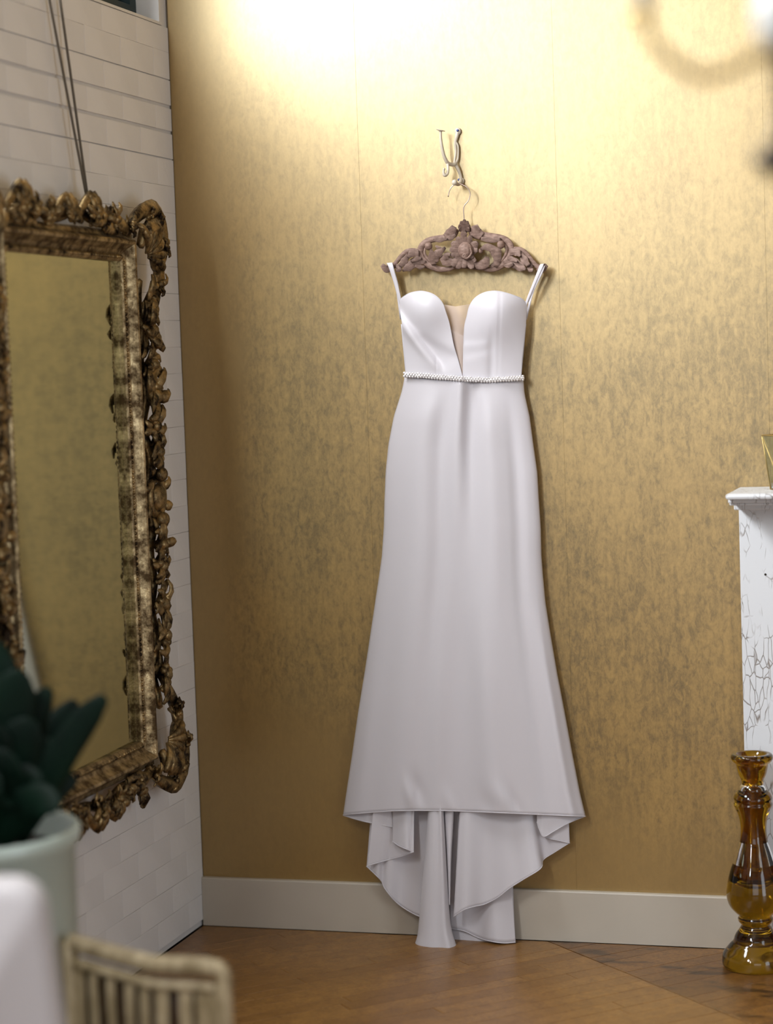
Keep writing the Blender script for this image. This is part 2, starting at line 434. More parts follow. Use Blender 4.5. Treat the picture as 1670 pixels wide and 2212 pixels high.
# floor: diagonal oak strips, a seam line at right angles with darker strips past it
b = MB(); b.box((T, RY - .2, -.2), (RX + .2, .2, -.016)); floor = struct(b, 'floor', MT['gap'])
def clip(pg, ax, lim, keep_less):
    out = []
    for i in range(len(pg)):
        p, q = pg[i], pg[(i + 1) % len(pg)]; a, c = p[ax] - lim, q[ax] - lim
        if keep_less: a, c = -a, -c
        if a >= 0: out.append(p)
        if (a >= 0) != (c >= 0):
            t = a / (a - c); out.append((lerp(p[0], q[0], t), lerp(p[1], q[1], t)))
    return out
S2 = math.sqrt(.5); PW = .0507; PSEAM = .6665
rest = {'plank': MB(), 'plank_dark': MB()}; nview = 0
def plank(p0, p1, q0, q1, key):
    global nview
    pg = [((p + q) * S2, (p - q) * S2) for p, q in ((p0, q0), (p1, q0), (p1, q1), (p0, q1))]
    for ax, lim, less in ((0, .001, False), (0, RX, True), (1, -.016, True), (1, RY, False)):
        pg = clip(pg, ax, lim, less)
        if len(pg) < 3: return
    ar = sum(pg[i][0] * pg[(i + 1) % len(pg)][1] - pg[(i + 1) % len(pg)][0] * pg[i][1] for i in range(len(pg)))
    if abs(ar) < 2e-4: return
    if ar < 0: pg = pg[::-1]
    n = len(pg); z = RND.uniform(-.0006, .0)
    cx, cy = sum(p[0] for p in pg) / n, sum(p[1] for p in pg) / n
    V = [(x, y, -.016) for x, y in pg] + [(x, y, z - .0007) for x, y in pg] + [(x + (cx - x) * .012, y + (cy - y) * .012, z) for x, y in pg]
    # even inset for the bevelled top edge
    F = [tuple(range(2 * n, 3 * n))] + [(r * n + i, r * n + (i + 1) % n, (r + 1) * n + (i + 1) % n, (r + 1) * n + i) for r in (0, 1) for i in range(n)]
    near = min(p[0] for p in pg) < 2.0 and max(p[1] for p in pg) > -1.25
    if near and nview < 290:
        mb = MB(); mb.add(V, F); mb.build('plank', MT[key], floor, smooth=False); nview += 1
    else: rest[key].add(V, F)
for k in range(0, 178):
    q0, q1 = k * PW, (k + 1) * PW
    g = .0004
    p = PSEAM - RND.uniform(.1, 1.0)
    if k == 16: p = .001
    edges = [PSEAM]
    while p > -6: edges.append(p); p -= RND.uniform(.5, 1.5)
    for a, c in zip(edges[:-1], edges[1:]): plank(c + g, a - g, q0 + g, q1 - g, 'plank')
    p = PSEAM + RND.uniform(.25, .9); edges = [PSEAM + .0015]
    while p < 3.4: edges.append(p); p += RND.uniform(.4, 1.1)
    edges.append(3.4)
    o2 = PW * .42
    for a, c in zip(edges[:-1], edges[1:]): plank(a + g, c - g, q0 + g + o2, q1 - g + o2, 'plank_dark')
for key in rest:
    if rest[key].v: o = rest[key].build('planking', MT[key], floor, smooth=False); o['kind'] = 'stuff'
# baseboard
BH = .1326
b = MB()
pr = [(0, 0), (-.015, 0), (-.015, BH - .004), (-.0135, BH - .001), (-.011, BH), (0, BH)]
V = [(x, y, z + .001) for x in (.001, 1.52) for y, z in pr]; n = len(pr)
b.add(V, [(i, (i + 1) % n, n + (i + 1) % n, n + i) for i in range(n)] + [tuple(reversed(range(n))), tuple(range(n, 2 * n))])
struct(b, 'baseboard_back', MT['trim'])
exec_parts = True

# ------------------------------------------------------------------ coat hook on the gold wall
def hk(x, y, Y): return PY(920 + x / 10.056, 260 + y / 10.056, Y)
c0 = hk(690, 1000, -.0005)
t = thing('coat_hook', 'cream painted cast iron coat hook screwed to the gold wall above the dress', 'hook', c0)
b = MB()
b.tube(spline([hk(690, 215, -.006), hk(675, 330, -.007), hk(640, 480, -.007), hk(650, 700, -.008), hk(625, 880, -.012), hk(640, 950, -.015), hk(700, 1060, -.013), hk(745, 1180, -.008), hk(760, 1290, -.006)], 30),
       [.0050, .0052, .0040, .0030, .0030, .0050, .0046, .0042, .0052], 10, (0, -1, 0), .75)
b.tube(spline([hk(655, 470, -.006), hk(700, 560, -.007), hk(705, 720, -.007), hk(690, 850, -.008), hk(640, 950, -.013)], 16), [.003, .0026, .0028, .003, .0035], 8, (0, -1, 0))
for (x, y, r) in ((695, 240, 8.2), (770, 1320, 8.0)):
    b.blob(hk(x, y, -.0045), (r / 1000 * 1.05, .0045, r / 1000 * 1.2), 16, 8)
b.build('back_plate', MT['hook'], t)
b = MB()
b.tube(spline([hk(640, 950, -.016), hk(560, 960, -.024), hk(470, 920, -.036), hk(390, 760, -.046), hk(345, 560, -.052), hk(325, 400, -.054), hk(320, 240, -.054)], 26),
       [.0052, .0048, .0050, .0046, .0042, .0036, .0034], 10)
b.blob(hk(320, 215, -.054), (.0128, .0128, .0018), 16, 6, rot=np.array([[.93, 0, .25], [0, 1, 0], [-.25, 0, .97]]))
b.blob(hk(320, 232, -.054), (.0052, .0052, .0035), 12, 6)
b.build('hat_prong', MT['hook'], t)
b = MB()
b.tube(spline([hk(470, 940, -.036), hk(485, 1050, -.042), hk(465, 1160, -.046), hk(410, 1190, -.050), hk(385, 1130, -.052), hk(390, 1080, -.052)], 18), [.0040, .0034, .0040, .0050, .0034, .0026], 9)
b.blob(hk(395, 1060, -.052), .0036, 10, 6)
b.build('curl_prong', MT['hook'], t)
b = MB()
b.tube(spline([hk(765, 1300, -.007), hk(735, 1370, -.022), hk(690, 1390, -.038), hk(640, 1360, -.052)], 14), [.0052, .0048, .0046, .0052], 10)
b.blob(hk(625, 1350, -.056), .0075, 14, 8)
b.build('coat_prong', MT['hook'], t)
for (x, y) in ((690, 220), (715, 1292)):
    b = MB(); b.blob(hk(x, y, -.0098), (.0034, .0016, .0034), 10, 5); b.build('screw', MT['screw'], t)

# ------------------------------------------------------------------ carved hanger
def hg(x, y, Y): return PY(800 + x / 3.976, 440 + y / 3.976, Y)
KH = 1 / 3.976 / 850.0               # metres per carving unit
HY = -.034
t = thing('carved_hanger', 'carved wooden hanger of scrolls and leaves hung from the coat hook', 'hanger', hg(805, 400, HY))
HN = (0, -1, 0)
def scroll(pts, rad, dy=0, rib=6, flat=.7, name='scroll', n=26):
    b = MB(); b.tube(spline([hg(x, y, HY - dy) for x, y in pts], n), [r * KH for r in rad], 16, HN, flat, rib, .06)
    b.build(name, MT['carved'], t)
NC = 13
def leafh(pts, wid, dy0=.004, dy1=.012, name='acanthus_leaf', lobes=0):
    """carved leaf: a domed ribbed blade whose tip lifts off the ground"""
    b = MB(); n = 12; sp = spline(pts, n); G = []
    w_ = 1.18 * np.interp(np.linspace(0, 1, n), np.linspace(0, 1, len(wid)), wid)
    tg = np.gradient(sp, axis=0); tg /= np.linalg.norm(tg, axis=1)[:, None] + 1e-9
    for i in range(n):
        nx = np.array([-tg[i][1], tg[i][0]]); row = []
        ww = w_[i] * (1 + (.16 * math.sin(i * math.pi * lobes / (n - 1) * 2) if lobes else 0))
        dep = lerp(dy0, dy1, sm(i / (n - 1)))
        for j in range(NC):
            s_ = (j - NC // 2) / (NC // 2); p = sp[i] + nx * s_ * ww
            row.append(hg(p[0], p[1], HY - dep - .0055 * (1 - s_ * s_) + .0030 * (j % 2)))
        G.append(row)
    back = [[hg(*(sp[i] + np.array([-tg[i][1], tg[i][0]]) * ((j - NC // 2) / (NC // 2)) * w_[i] * .95), HY - lerp(dy0, dy1, sm(i / (n - 1))) + .005) for j in range(NC)] for i in range(n)]
    b.grid(G); b.grid([r[::-1] for r in back])
    k = len(G) * NC
    ring = [j for j in range(NC)] + [i * NC + NC - 1 for i in range(1, n)] + [(n - 1) * NC + j for j in range(NC - 2, -1, -1)] + [i * NC for i in range(n - 2, 0, -1)]
    bk = lambda q: k + (q // NC) * NC + (NC - 1 - q % NC)
    b.f += [(ring[i], bk(ring[i]), bk(ring[(i + 1) % len(ring)]), ring[(i + 1) % len(ring)]) for i in range(len(ring))]
    b.build(name, MT['carved'], t)
# the great C-scrolls
scroll([(745, 225), (715, 262), (650, 290), (560, 302), (490, 322), (440, 370), (428, 425), (452, 482), (510, 530), (590, 562), (680, 560), (740, 540)],
       [20, 34, 30, 28, 28, 29, 28, 28, 30, 26, 20, 8])
scroll([(862, 215), (885, 258), (960, 275), (1060, 288), (1140, 300), (1195, 340), (1212, 395), (1190, 460), (1140, 520), (1075, 556), (1000, 566), (930, 545)],
       [20, 38, 38, 34, 29, 29, 28, 28, 30, 27, 20, 8])
leafh([(650, 292), (690, 250), (722, 195)], [30, 38, 20], .008, .014); leafh([(640, 300), (690, 290), (735, 262)], [14, 24, 10], .010, .014)
leafh([(960, 280), (915, 245), (895, 185)], [30, 40, 24], .008, .014); leafh([(1120, 310), (1030, 310), (950, 300)], [14, 24, 12], .010, .013)
leafh([(540, 312), (600, 312), (665, 302)], [8, 20, 6], .010, .013)
for (x, y) in ((500, 365), (1122, 352)):
    b = MB(); b.blob(hg(x, y, HY - .010), (34 * KH, .010, 36 * KH), 16, 10); b.build('scroll_ball', MT['carved'], t)
scroll([(470, 380), (468, 430), (500, 480), (545, 520)], [8, 12, 14, 10], .003, 0)
scroll([(1150, 350), (1172, 390), (1160, 440), (1120, 500)], [14, 13, 12, 8], .004, 0)
# inner leaves
leafh([(545, 525), (535, 460), (520, 390)], [16, 34, 8], .008, .016, lobes=2); leafh([(560, 505), (575, 440), (645, 375)], [14, 34, 10], .008, .016, lobes=2)
leafh([(575, 470), (600, 400), (560, 360)], [10, 22, 6], .004, .010)
leafh([(1075, 545), (1090, 470), (1062, 400), (1000, 372), (945, 395)], [18, 30, 34, 24, 10], .006, .016, lobes=3)
leafh([(1030, 545), (1090, 500), (1100, 420), (1110, 375)], [14, 24, 24, 10], .004, .010)
b = MB(); b.blob(hg(950, 405, HY - .012), (20 * KH, .007, 24 * KH), 12, 8); b.build('scroll_ball', MT['carved'], t)
leafh([(735, 505), (690, 500), (635, 490), (660, 440), (690, 440)], [10, 34, 34, 20, 10], .008, .015); leafh([(880, 500), (930, 530), (985, 510), (1005, 455)], [10, 30, 38, 14], .008, .015)
# rosette
for (x, y, wd) in ((700, 330, 46), (680, 390, 34), (745, 285, 30), (800, 255, 30), (865, 270, 24), (925, 330, 36), (925, 395, 28), (725, 455, 30), (690, 445, 22), (880, 470, 26), (905, 500, 22), (805, 555, 30), (745, 560, 34), (880, 560, 34), (700, 540, 30)):
    d = np.array([x - 812, y - 415.0]); L = np.linalg.norm(d); d /= L
    leafh([(812 + d[0] * 30, 415 + d[1] * 30), (812 + d[0] * L * .62, 415 + d[1] * L * .62), (x, y)], [14, wd * 1.15, 12], .008, .014, 'rosette_petal')
b = MB(); b.blob(hg(818, 402, HY - .016), (66 * KH, .013, 74 * KH), 36, 12, rib=12, amp=.05); b.blob(hg(815, 452, HY - .024), (30 * KH, .008, 26 * KH), 18, 8)
b.tube(spline([hg(860, 380, HY - .027), hg(868, 430, HY - .028), hg(830, 470, HY - .029), hg(795, 455, HY - .030), hg(805, 435, HY - .030), hg(825, 440, HY - .030)], 20), [6 * KH, 9 * KH, 9 * KH, 8 * KH, 5 * KH], 8)
b.build('rosette_shell', MT['carved'], t)
# crest palmette
for k, a in enumerate((-62, -40, -20, 0, 20, 40, 62)):
    L = (62, 80, 96, 104, 96, 80, 62)[k]; r_ = math.radians(a)
    leafh([(808 + 14 * math.sin(r_), 240), (808 + .6 * L * math.sin(r_), 236 - .6 * L * math.cos(r_)), (808 + L * math.sin(r_) * .82, 238 - L * math.cos(r_))], [10, 22, 8], .004, .012, 'crest_leaf')
leafh([(800, 300), (802, 265), (800, 222)], [10, 28, 8], .012, .017, 'crest_leaf')
# wings
for sx, pts, c in ((1, lambda x: x, 0), (-1, lambda x: 1615 - x, 12)):
    f = pts
    scroll([(f(432), 410 - c), (f(370), 400 - c), (f(312), 412 - c), (f(262), 455 - c), (f(222), 505 - c), (f(180), 545 - c * .5), (f(130), 552 - c * .3)], [16, 20, 22, 20, 18, 22, 18], 0, 6)
    leafh([(f(180), 548), (f(140), 560), (f(98), 525)], [20, 30, 14], .003, .008, 'wing_tip')
    leafh([(f(420), 425 - c), (f(360), 430 - c), (f(325), 465 - c)], [20, 30, 8], .008, .014, lobes=2); leafh([(f(330), 430 - c), (f(300), 480 - c), (f(255), 540 - c * .5)], [10, 26, 18], .006, .012, lobes=2)
    leafh([(f(480), 500), (f(400), 500), (f(330), 540), (f(276), 578 - c)], [10, 34, 36, 8], .004, .012, lobes=3); leafh([(f(470), 540 - c), (f(430), 545 - c), (f(385), 530 - c)], [6, 18, 8], .008, .014)
    leafh([(f(440), 470), (f(400), 475), (f(350), 500)], [8, 20, 6], .010, .016)
    leafh([(f(225), 520), (f(245), 560), (f(215), 575)], [8, 24, 10], .004, .010)
b = MB()     # a thin backing rail that ties the carving together, hidden behind the scrolls
b.tube(spline([hg(170, 556, HY + .004), hg(300, 520, HY + .004), hg(450, 540, HY + .004), hg(640, 560, HY + .004), hg(810, 545, HY + .004), hg(990, 562, HY + .004), hg(1180, 530, HY + .004), hg(1330, 500, HY + .004), hg(1450, 550, HY + .004)], 40), 13 * KH, 8, HN, .5)
b.tube(spline([hg(808, 240, HY + .002), hg(808, 400, HY + .002), hg(808, 545, HY + .002)], 8), 22 * KH, 8, HN, .35)
b.build('backing_rail', MT['carved'], t)
b = MB()
k_ = lambda x, y: hk(x, y, -.043)
b.tube(spline([k_(835, 2200), k_(825, 2050), k_(820, 1930), k_(840, 1850), k_(920, 1750), k_(962, 1620), k_(945, 1530), k_(885, 1450), k_(790, 1395), k_(715, 1376), k_(640, 1385), k_(560, 1450), k_(510, 1540), k_(485, 1660)], 60), .00135, 8)
b.build('wire_hook', MT['wire'], t)

# ------------------------------------------------------------------ the gown
dress = thing('wedding_dress', 'long ivory satin wedding dress with beaded belt hanging on the carved hanger', 'dress', PY(1000, 815, -.04))
SIL = [(805, 875, 1127), (825, 873, 1131), (850, 867, 1133), (900, 851, 1144), (960, 839.5, 1152), (1020, 833.5, 1160.5), (1080, 831, 1164), (1140, 829.5, 1168), (1200, 825.5, 1169.5), (1240, 820, 1172.5), (1300, 811, 1178), (1370, 800.6, 1189),
       (1454, 788, 1203.5), (1540, 774, 1220), (1627, 761.7, 1236), (1714, 748.5, 1253), (1762, 741.5, 1264.6), (1800, 735, 1272)]
sy_, sl_, sr_ = zip(*SIL)
def gs(u, c, s): return math.exp(-((u - c) / s) ** 2)
hem_x = [742, 770, 800, 850, 900, 960, 1020, 1100, 1180, 1230, 1265]; hem_y = [1761, 1758.5, 1756, 1752.5, 1751.5, 1752, 1754, 1757.5, 1761, 1763, 1764.5]
belt = lambda x: np.interp(x, [873, 905, 949, 999, 1053, 1090, 1130], [809.5, 811, 814.5, 818.5, 821, 819, 816.5])
def skirt_y(u, v):
    e = max(0, 1 - abs(2 * u - 1) ** 2.6)
    d = .026 + (lerp(.036, .058, sm(v * 1.3)) ) * e ** .62
    f = .0075 * gs(u, .47, .05) * (1 - sm((v - .10) / .34)) - .0060 * gs(u, .565, .05) * (1 - sm((v - .10) / .34))
    f += .0060 * gs(u, .22, .09) * sm(v / .1) - .0050 * gs(u, .36, .06) * sm(v / .15) * (1 - .4 * sm((v - .5) / .4))
    f += .0055 * gs(u, .70, .08) * sm(v / .12) - .0045 * gs(u, .86, .045) * sm((v) / .2)
    f += .008 * gs(u, .62, .06) * sm((v - .35) / .4) - .007 * gs(u, .50, .08) * sm((v - .3) / .4) + .005 * gs(u, .38, .04) * sm((v - .4) / .4)
    f += .006 * gs(u, .945, .025) * sm((v - .45) / .4) + .004 * gs(u, .06, .04) * sm((v - .5) / .4)
    # small dimples above the hem
    for (a, bb, s, k) in ((.27, .965, .018, .005), (.31, .95, .02, -.004), (.60, .985, .03, -.003), (.66, .965, .03, .003), (.72, .98, .02, -.003), (.44, .985, .02, .003)):
        f += k * gs(u - (v - bb) * .5, a, s) * gs(v, bb, .035)
    return -(d + f * 1.7)
def skirt_pt(u, v, front=True):
    yl, yr = lerp(816, 1761, v), lerp(822, 1764.5, v)
    xl, xr = np.interp(yl, sy_, sl_), np.interp(yr, sy_, sr_)
    x = lerp(xl, xr, u)
    xh = lerp(741.5, 1264.6, u); y = lerp(yl, yr, u) + v ** 3 * (np.interp(xh, hem_x, hem_y) - lerp(1761, 1764.5, u)) + (1 - v) ** 3 * (belt(lerp(873, 1130, u)) - lerp(810, 817, u))
    e = max(0, 1 - abs(2 * u - 1) ** 2.6)
    return PY(x, y, skirt_y(u, v) if front else -.026 + .006 * e)
NU, NV = 90, 120
us = .5 - .5 * np.cos(np.linspace(0, math.pi, NU + 1)) * 1.0
us = lerp(us, np.linspace(0, 1, NU + 1), .5)
b = MB()
b.grid([[skirt_pt(u, v) for u in us] for v in np.linspace(0, 1, NV + 1)])
b.build('skirt_front', MT['satin'], dress, solid=.0012)
b = MB(); b.grid([[skirt_pt(u, v, False) for u in np.linspace(1, 0, 30)] for v in np.linspace(0, .95, 40)])
b.build('skirt_back', MT['satin'], dress, solid=.001)
# hem: a narrow turned edge
b = MB(); b.tube([skirt_pt(u, 1) + np.array([0, -.0009, .0012]) for u in us], .0014, 6)
b.build('hem', MT['satin'], dress)

def sheet(name, top, bot, Yt, Yb, waves=(), ns=44, nt=34, sp=True, hem=True):
    """a hanging layer of satin between a hidden top curve and its hem; waves = (position, width, top depth, bottom depth)"""
    T_ = (spline if sp else poly)(top, ns); B_ = spline(bot, ns); G = []
    for j in range(nt + 1):
        tt = j / nt; row = []
        for i in range(ns):
            s_ = i / (ns - 1); x, y = lerp(T_[i], B_[i], tt)
            Y = lerp(np.interp(s_, np.linspace(0, 1, len(Yt)), Yt), np.interp(s_, np.linspace(0, 1, len(Yb)), Yb), tt)
            for (c, wd, d0, d1) in waves: Y -= lerp(d0, d1, tt) * gs(s_, c, wd)
            row.append(PY(x, y, min(Y, -.0185)))
        G.append(row)
    b = MB(); b.grid(G); o = b.build(name, MT['satin'], dress, solid=.0011)
    if hem:
        b = MB(); b.tube([p + np.array([0, -.0009, .0012]) for p in G[-1]], .0014, 6); h = b.build('hem', MT['satin'], o)
    return o
# rear layers, hung from inside the skirt, nearest to the wall first
sheet('train_panel', [(930, 1700), (1100, 1700)], [(960, 2038), (985, 2041), (1015, 2044), (1050, 2044), (1085, 2042), (1113, 2036)], [-.024, -.024], [-.036, -.044, -.038], [])
sheet('train_panel', [(965, 1700), (1092, 1700)], [(972, 2006), (1003, 2012), (1033, 2026), (1060, 2034), (1090, 2038), (1114, 2036)], [-.032, -.032], [-.046, -.050, -.062, -.052], [(.72, .18, .002, .008), (.42, .14, -.002, -.005)])
sheet('train_panel', [(806, 1700), (860, 1700), (935, 1700)], [(792, 1872), (811, 1890), (824, 1904), (831, 1919), (845, 1938), (860, 1953), (880, 1967), (905, 1980), (940, 1990)], [-.044, -.036, -.034], [-.052, -.048, -.05, -.060], [(.70, .14, -.004, -.006), (.16, .08, .004, .012), (.45, .12, 0, .010)])
sheet('train_panel', [(996, 1700), (1050, 1700), (1120, 1700), (1226, 1700)], [(980, 1981), (1003, 1966), (1025, 1959), (1047, 1954), (1075, 1940), (1102, 1919), (1132, 1900), (1168, 1877), (1174, 1858), (1198, 1842), (1231, 1821)],
      [-.058, -.052, -.042, -.024], [-.086, -.084, -.080, -.070, -.044, -.026], [(.10, .10, .006, .018), (.34, .10, -.004, -.012), (.66, .07, .002, .016), (.83, .07, 0, -.010), (.50, .10, 0, .004)], 64)
sheet('train_fold', [(812, 1700), (895, 1700)], [(793, 1871), (818, 1864), (840, 1858), (870, 1850), (894, 1841)], [-.058, -.05], [-.075, -.064, -.060, -.07, -.078], [(.55, .16, 0, -.010), (.95, .1, .004, .008)])
sheet('train_fold', [(848, 1700), (892, 1700)], [(848, 1818), (862, 1828), (880, 1836), (893, 1841)], [-.055, -.056], [-.061, -.074, -.080, -.076], [(.6, .25, .005, .009)], 24)
sheet('train_fold', [(748, 1735), (800, 1720), (850, 1700)], [(742, 1762), (765, 1769.5), (790, 1776), (815, 1781), (852, 1788)], [-.030, -.048, -.05], [-.030, -.045, -.056, -.060, -.056], [])
sheet('train_fold', [(1172, 1700), (1225, 1700)], [(1174, 1808), (1190, 1813), (1208, 1817), (1231, 1822)], [-.034, -.030], [-.046, -.042, -.036, -.030], [(.5, .2, 0, .004)], 20)
sheet('train_fold', [(1158, 1700), (1200, 1715), (1256, 1740)], [(1160, 1776), (1166, 1794), (1175, 1808), (1196, 1797), (1220, 1783), (1244, 1772), (1265, 1764)], [-.052, -.042, -.022], [-.058, -.060, -.056, -.046, -.036, -.026], [(.3, .12, 0, .004)], 40)
# the centre funnel of the train that reaches the floor
def funnel(name, left, righ, hemc, yb, yd, n=40, hem=True, extra=()):
    L = spline(left, n); R_ = spline(righ, n); G = []
    for j in range(n):
        t_ = j / (n - 1); row = []
        for i in range(25):
            s_ = i / 24; a = math.pi * s_; x, y = lerp(L[j], R_[j], .5 - .5 * math.cos(a))
            y += hemc * t_ ** 6 * math.sin(a)
            Y = lerp(yb[0], yb[1], t_) - lerp(yd[0], yd[1], t_) * math.sin(a) ** .8
            for (c, wd, d) in extra: Y -= d * gs(s_, c, wd)
            row.append(PY(x, y, Y))
        G.append(row)
    b = MB(); b.grid(G); o = b.build(name, MT['satin'], dress, solid=.0011)
    if hem: b = MB(); b.tube([p + np.array([0, -.0009, .0012]) for p in G[-1]], .0014, 6); b.build('hem', MT['satin'], o)
funnel('train_fold', [(958, 1700), (962, 1780), (966, 1850), (969, 1920), (970, 1955)], [(982, 1700), (979, 1780), (975, 1850), (973, 1920), (972, 1955)], 0, (-.052, -.080), (.014, .006), hem=False)
funnel('train_fold', [(927, 1700), (923, 1780), (917, 1860), (909, 1950), (903, 2015), (896, 2041)], [(955, 1700), (960, 1790), (965, 1880), (970, 1960), (975, 2006), (988, 2050)], 9, (-.060, -.084), (.020, .040), extra=[(.72, .07, .005), (.55, .09, -.003)])
# bodice
CUPL = [(864, 651), (866, 646), (872, 641), (884.7, 633.5), (902, 629.5), (915, 629.4), (932, 634), (945, 642), (956, 655), (962, 672), (969, 694), (973, 712), (979.5, 745), (988, 773), (996, 802), (999.5, 816)]
CUPR = [(1138, 668), (1137, 657), (1128, 646), (1115, 640), (1094, 633), (1074, 629), (1059, 629.4), (1044, 633), (1031, 640), (1020.5, 650.5), (1013, 665.6), (1009, 683), (1005, 698), (1003, 715), (1001.5, 754), (1000.8, 790), (1000.5, 816)]
SIDL = lambda y: np.interp(y, [650, 672, 698, 743, 776, 808], [864, 864.5, 868.5, 873, 876, 877])
SIDR = lambda y: np.interp(y, [660, 668, 700, 743, 776, 812], [1138, 1138, 1136, 1131.5, 1128, 1126])
def seg_d(x, y, p, q):
    p = np.array(p, float); q = np.array(q, float); d = q - p; L = np.linalg.norm(d); d /= L; r = np.array([x, y]) - p
    return r @ d / L, d[0] * r[1] - d[1] * r[0]
def bod_y(x, y, left):
    e = max(0, 1 - abs((x - 1001) / 139) ** 2.4)
    Y = .028 + .036 * e ** .6
    cx, cy = (911, 664) if left else (1070, 668)
    q = ((x - cx) / 62) ** 2 + ((y - cy) / (52 if y < cy else (66 if left else 84))) ** 2
    Y += .034 * math.exp(-q * 1.15)
    if left:
        # the cup has caved: a crease from the side seam towards the waist
        for (p, qq, wd, a) in (((856, 664), (946, 786), 7, .010), ((905, 724), (985, 765), 9, -.003)):
            t_, s_ = seg_d(x, y, p, qq); k = sm((t_ + .2) / .3) * sm((1.2 - t_) / .3)
            Y += a * k * (math.tanh(s_ / wd) * math.exp(-(s_ / (wd * 3)) ** 2))
    else:
        for (p, qq, wd, a) in (((1003, 742), (1052, 738), 7, .0014), ((1006, 772), (1060, 760), 8, .0012)):
            t_, s_ = seg_d(x, y, p, qq); k = sm((t_ + .2) / .3) * sm((1.2 - t_) / .4)
            Y += a * k * (math.tanh(s_ / wd) * math.exp(-(s_ / (wd * 3)) ** 2))
        Y -= .0012 * gs(x, 1081 - (y - 630) * .03, 2.2) + .004 * gs(x, 1062, 9) * sm((y - 700) / 60)
    if left:
        t_, s_ = seg_d(x, y, (862, 682), (932, 776)); Y += .005 * sm((t_ + .1) / .2) * sm((1.1 - t_) / .5) * math.exp(-((s_ - 7) / 6) ** 2)
    if left: Y -= .0010 * gs(x, 897 + (y - 630) * .04, 2.2) * (y < 690) + .0010 * gs(x, 942, 2) * sm((y - 760) / 20)
    return -Y
for left, top in ((True, CUPL), (False, CUPR)):
    T_ = spline(top, 90); G = []
    xo, bo = (864, 877) if left else (1138, 1126)
    for i in range(len(T_)):
        x0, y0 = T_[i]; fr_ = (x0 - xo) / (1000 - xo); bx = lerp(bo, 1000, np.clip(fr_, 0, 1)); by = belt(bx) + 2; row = []
        for j in range(46):
            v = j / 45; y = lerp(y0, by, v)
            so, bl = (SIDL(y), lerp(864, 877, v)) if left else (SIDR(y), lerp(1138, 1126, v))
            x = lerp(x0, bx, v) + (so - bl) * (1 - np.clip(fr_, 0, 1)) ** 2
            row.append(PY(x, y, bod_y(x, y, left)))
        G.append(row)
    if left: G = [r[::-1] for r in G]
    b = MB(); b.grid(G); cup = b.build('bodice_cup', MT['satin'], dress, solid=.0014)
    b = MB(); b.tube([r[-1] if left else r[0] for r in G], .0012, 6); b.build('neckline_edge', MT['satin'], cup)
TB = [(866, 700), (905, 712), (950, 708), (974, 712), (990, 719), (1003, 724), (1050, 716), (1095, 714), (1137, 700)]
T_ = spline(TB, 40)
b = MB(); b.grid([[PY(lerp(T_[39 - i][0], lerp(1126, 877, i / 39), v), lerp(T_[39 - i][1], 818, v), -.026 + .005 * math.sin(math.pi * i / 39)) for i in range(40)] for v in np.linspace(0, 1, 12)])
b.build('bodice_back', MT['satin'], dress, solid=.001)
b = MB(); n = 16
b.grid([[PY(lerp(lerp(954, 999, v), lerp(1014, 1001.5, v), u), lerp(662 - 5 * abs(2 * u - 1), 812, v ** .9), -.050 - .012 * math.sin(math.pi * u) * (1 - v) - .012 * v) for u in np.linspace(0, 1, 9)] for v in np.linspace(0, 1, n)])
b.build('tulle_insert', MT['tulle'], dress)
# shoulder straps: ribbons looped over the hanger ends
def ribbon(pts, wid, name='shoulder_strap', n=26):
    p = spline(pts, n); r = np.interp(np.linspace(0, 1, n), np.linspace(0, 1, len(wid)), wid); b = MB(); G = []
    t_ = np.gradient(p, axis=0)
    for i in range(n):
        a = np.array([1, -.1, .1]); tt = t_[i] / (np.linalg.norm(t_[i]) + 1e-9); a = a - tt * (a @ tt); a /= np.linalg.norm(a)
        G.append([p[i] + a * r[i] * k for k in (-1, -.33, .33, 1)])
    b.grid(G); b.build(name, MT['satin'], dress, solid=.0008)
ribbon([PY(867, 690, -.025), PY(858, 620, -.022), PY(845, 578, -.020), PY(841, 569, -.026), PY(841, 568, -.040), PY(843, 571, -.052), PY(847, 584, -.054), PY(855, 612, -.050), PY(864, 648, -.046), PY(868, 662, -.040)], [.004, .0045, .006, .0065, .0068, .0066, .006, .005, .0042, .004])
ribbon([PY(1136, 690, -.025), PY(1152, 626, -.022), PY(1172, 584, -.020), PY(1174, 573, -.026), PY(1172, 570, -.040), PY(1170, 573, -.052), PY(1165, 586, -.054), PY(1152, 617, -.050), PY(1138, 652, -.045), PY(1135, 664, -.040)], [.003, .003, .004, .0048, .0050, .0050, .0046, .0036, .003, .003])
ribbon([PY(1176, 573, -.040), PY(1174, 577, -.051), PY(1168, 592, -.053), PY(1156, 618, -.049), PY(1140, 652, -.043)], [.0034, .0034, .0032, .0028, .0026])
# beaded belt
bw = MB(); bd = MB(); n = 46
bx = np.linspace(874, 1129, n)
def belt_pt(x, dy, off):
    u = (x - 873) / 257; return PY(x, belt(x) + dy, min(skirt_y(u, 0), bod_y(x, belt(x), x < 1000)) - off)
bw.grid([[belt_pt(x, d, .0025) for x in np.linspace(872.5, 1130.5, 60)] for d in np.linspace(-5.2, 5.2, 5)])
bo = bw.build('belt', MT['satin'], dress, solid=.001)
for i, x in enumerate(np.linspace(873.5, 1129.5, 44)):
    for k, dy in enumerate((-3.6, 0, 3.6)):
        xx = x + (2.9 if k == 1 else 0); rr = (.0034, .0044, .0032)[k] * RND.uniform(.85, 1.15)
        bd.blob(belt_pt(min(xx, 1130), dy + RND.uniform(-.5, .5), .0050), rr, 6, 4)
o = bd.build('crystal_beads', MT['bead'], bo, smooth=False); o['kind'] = 'stuff'

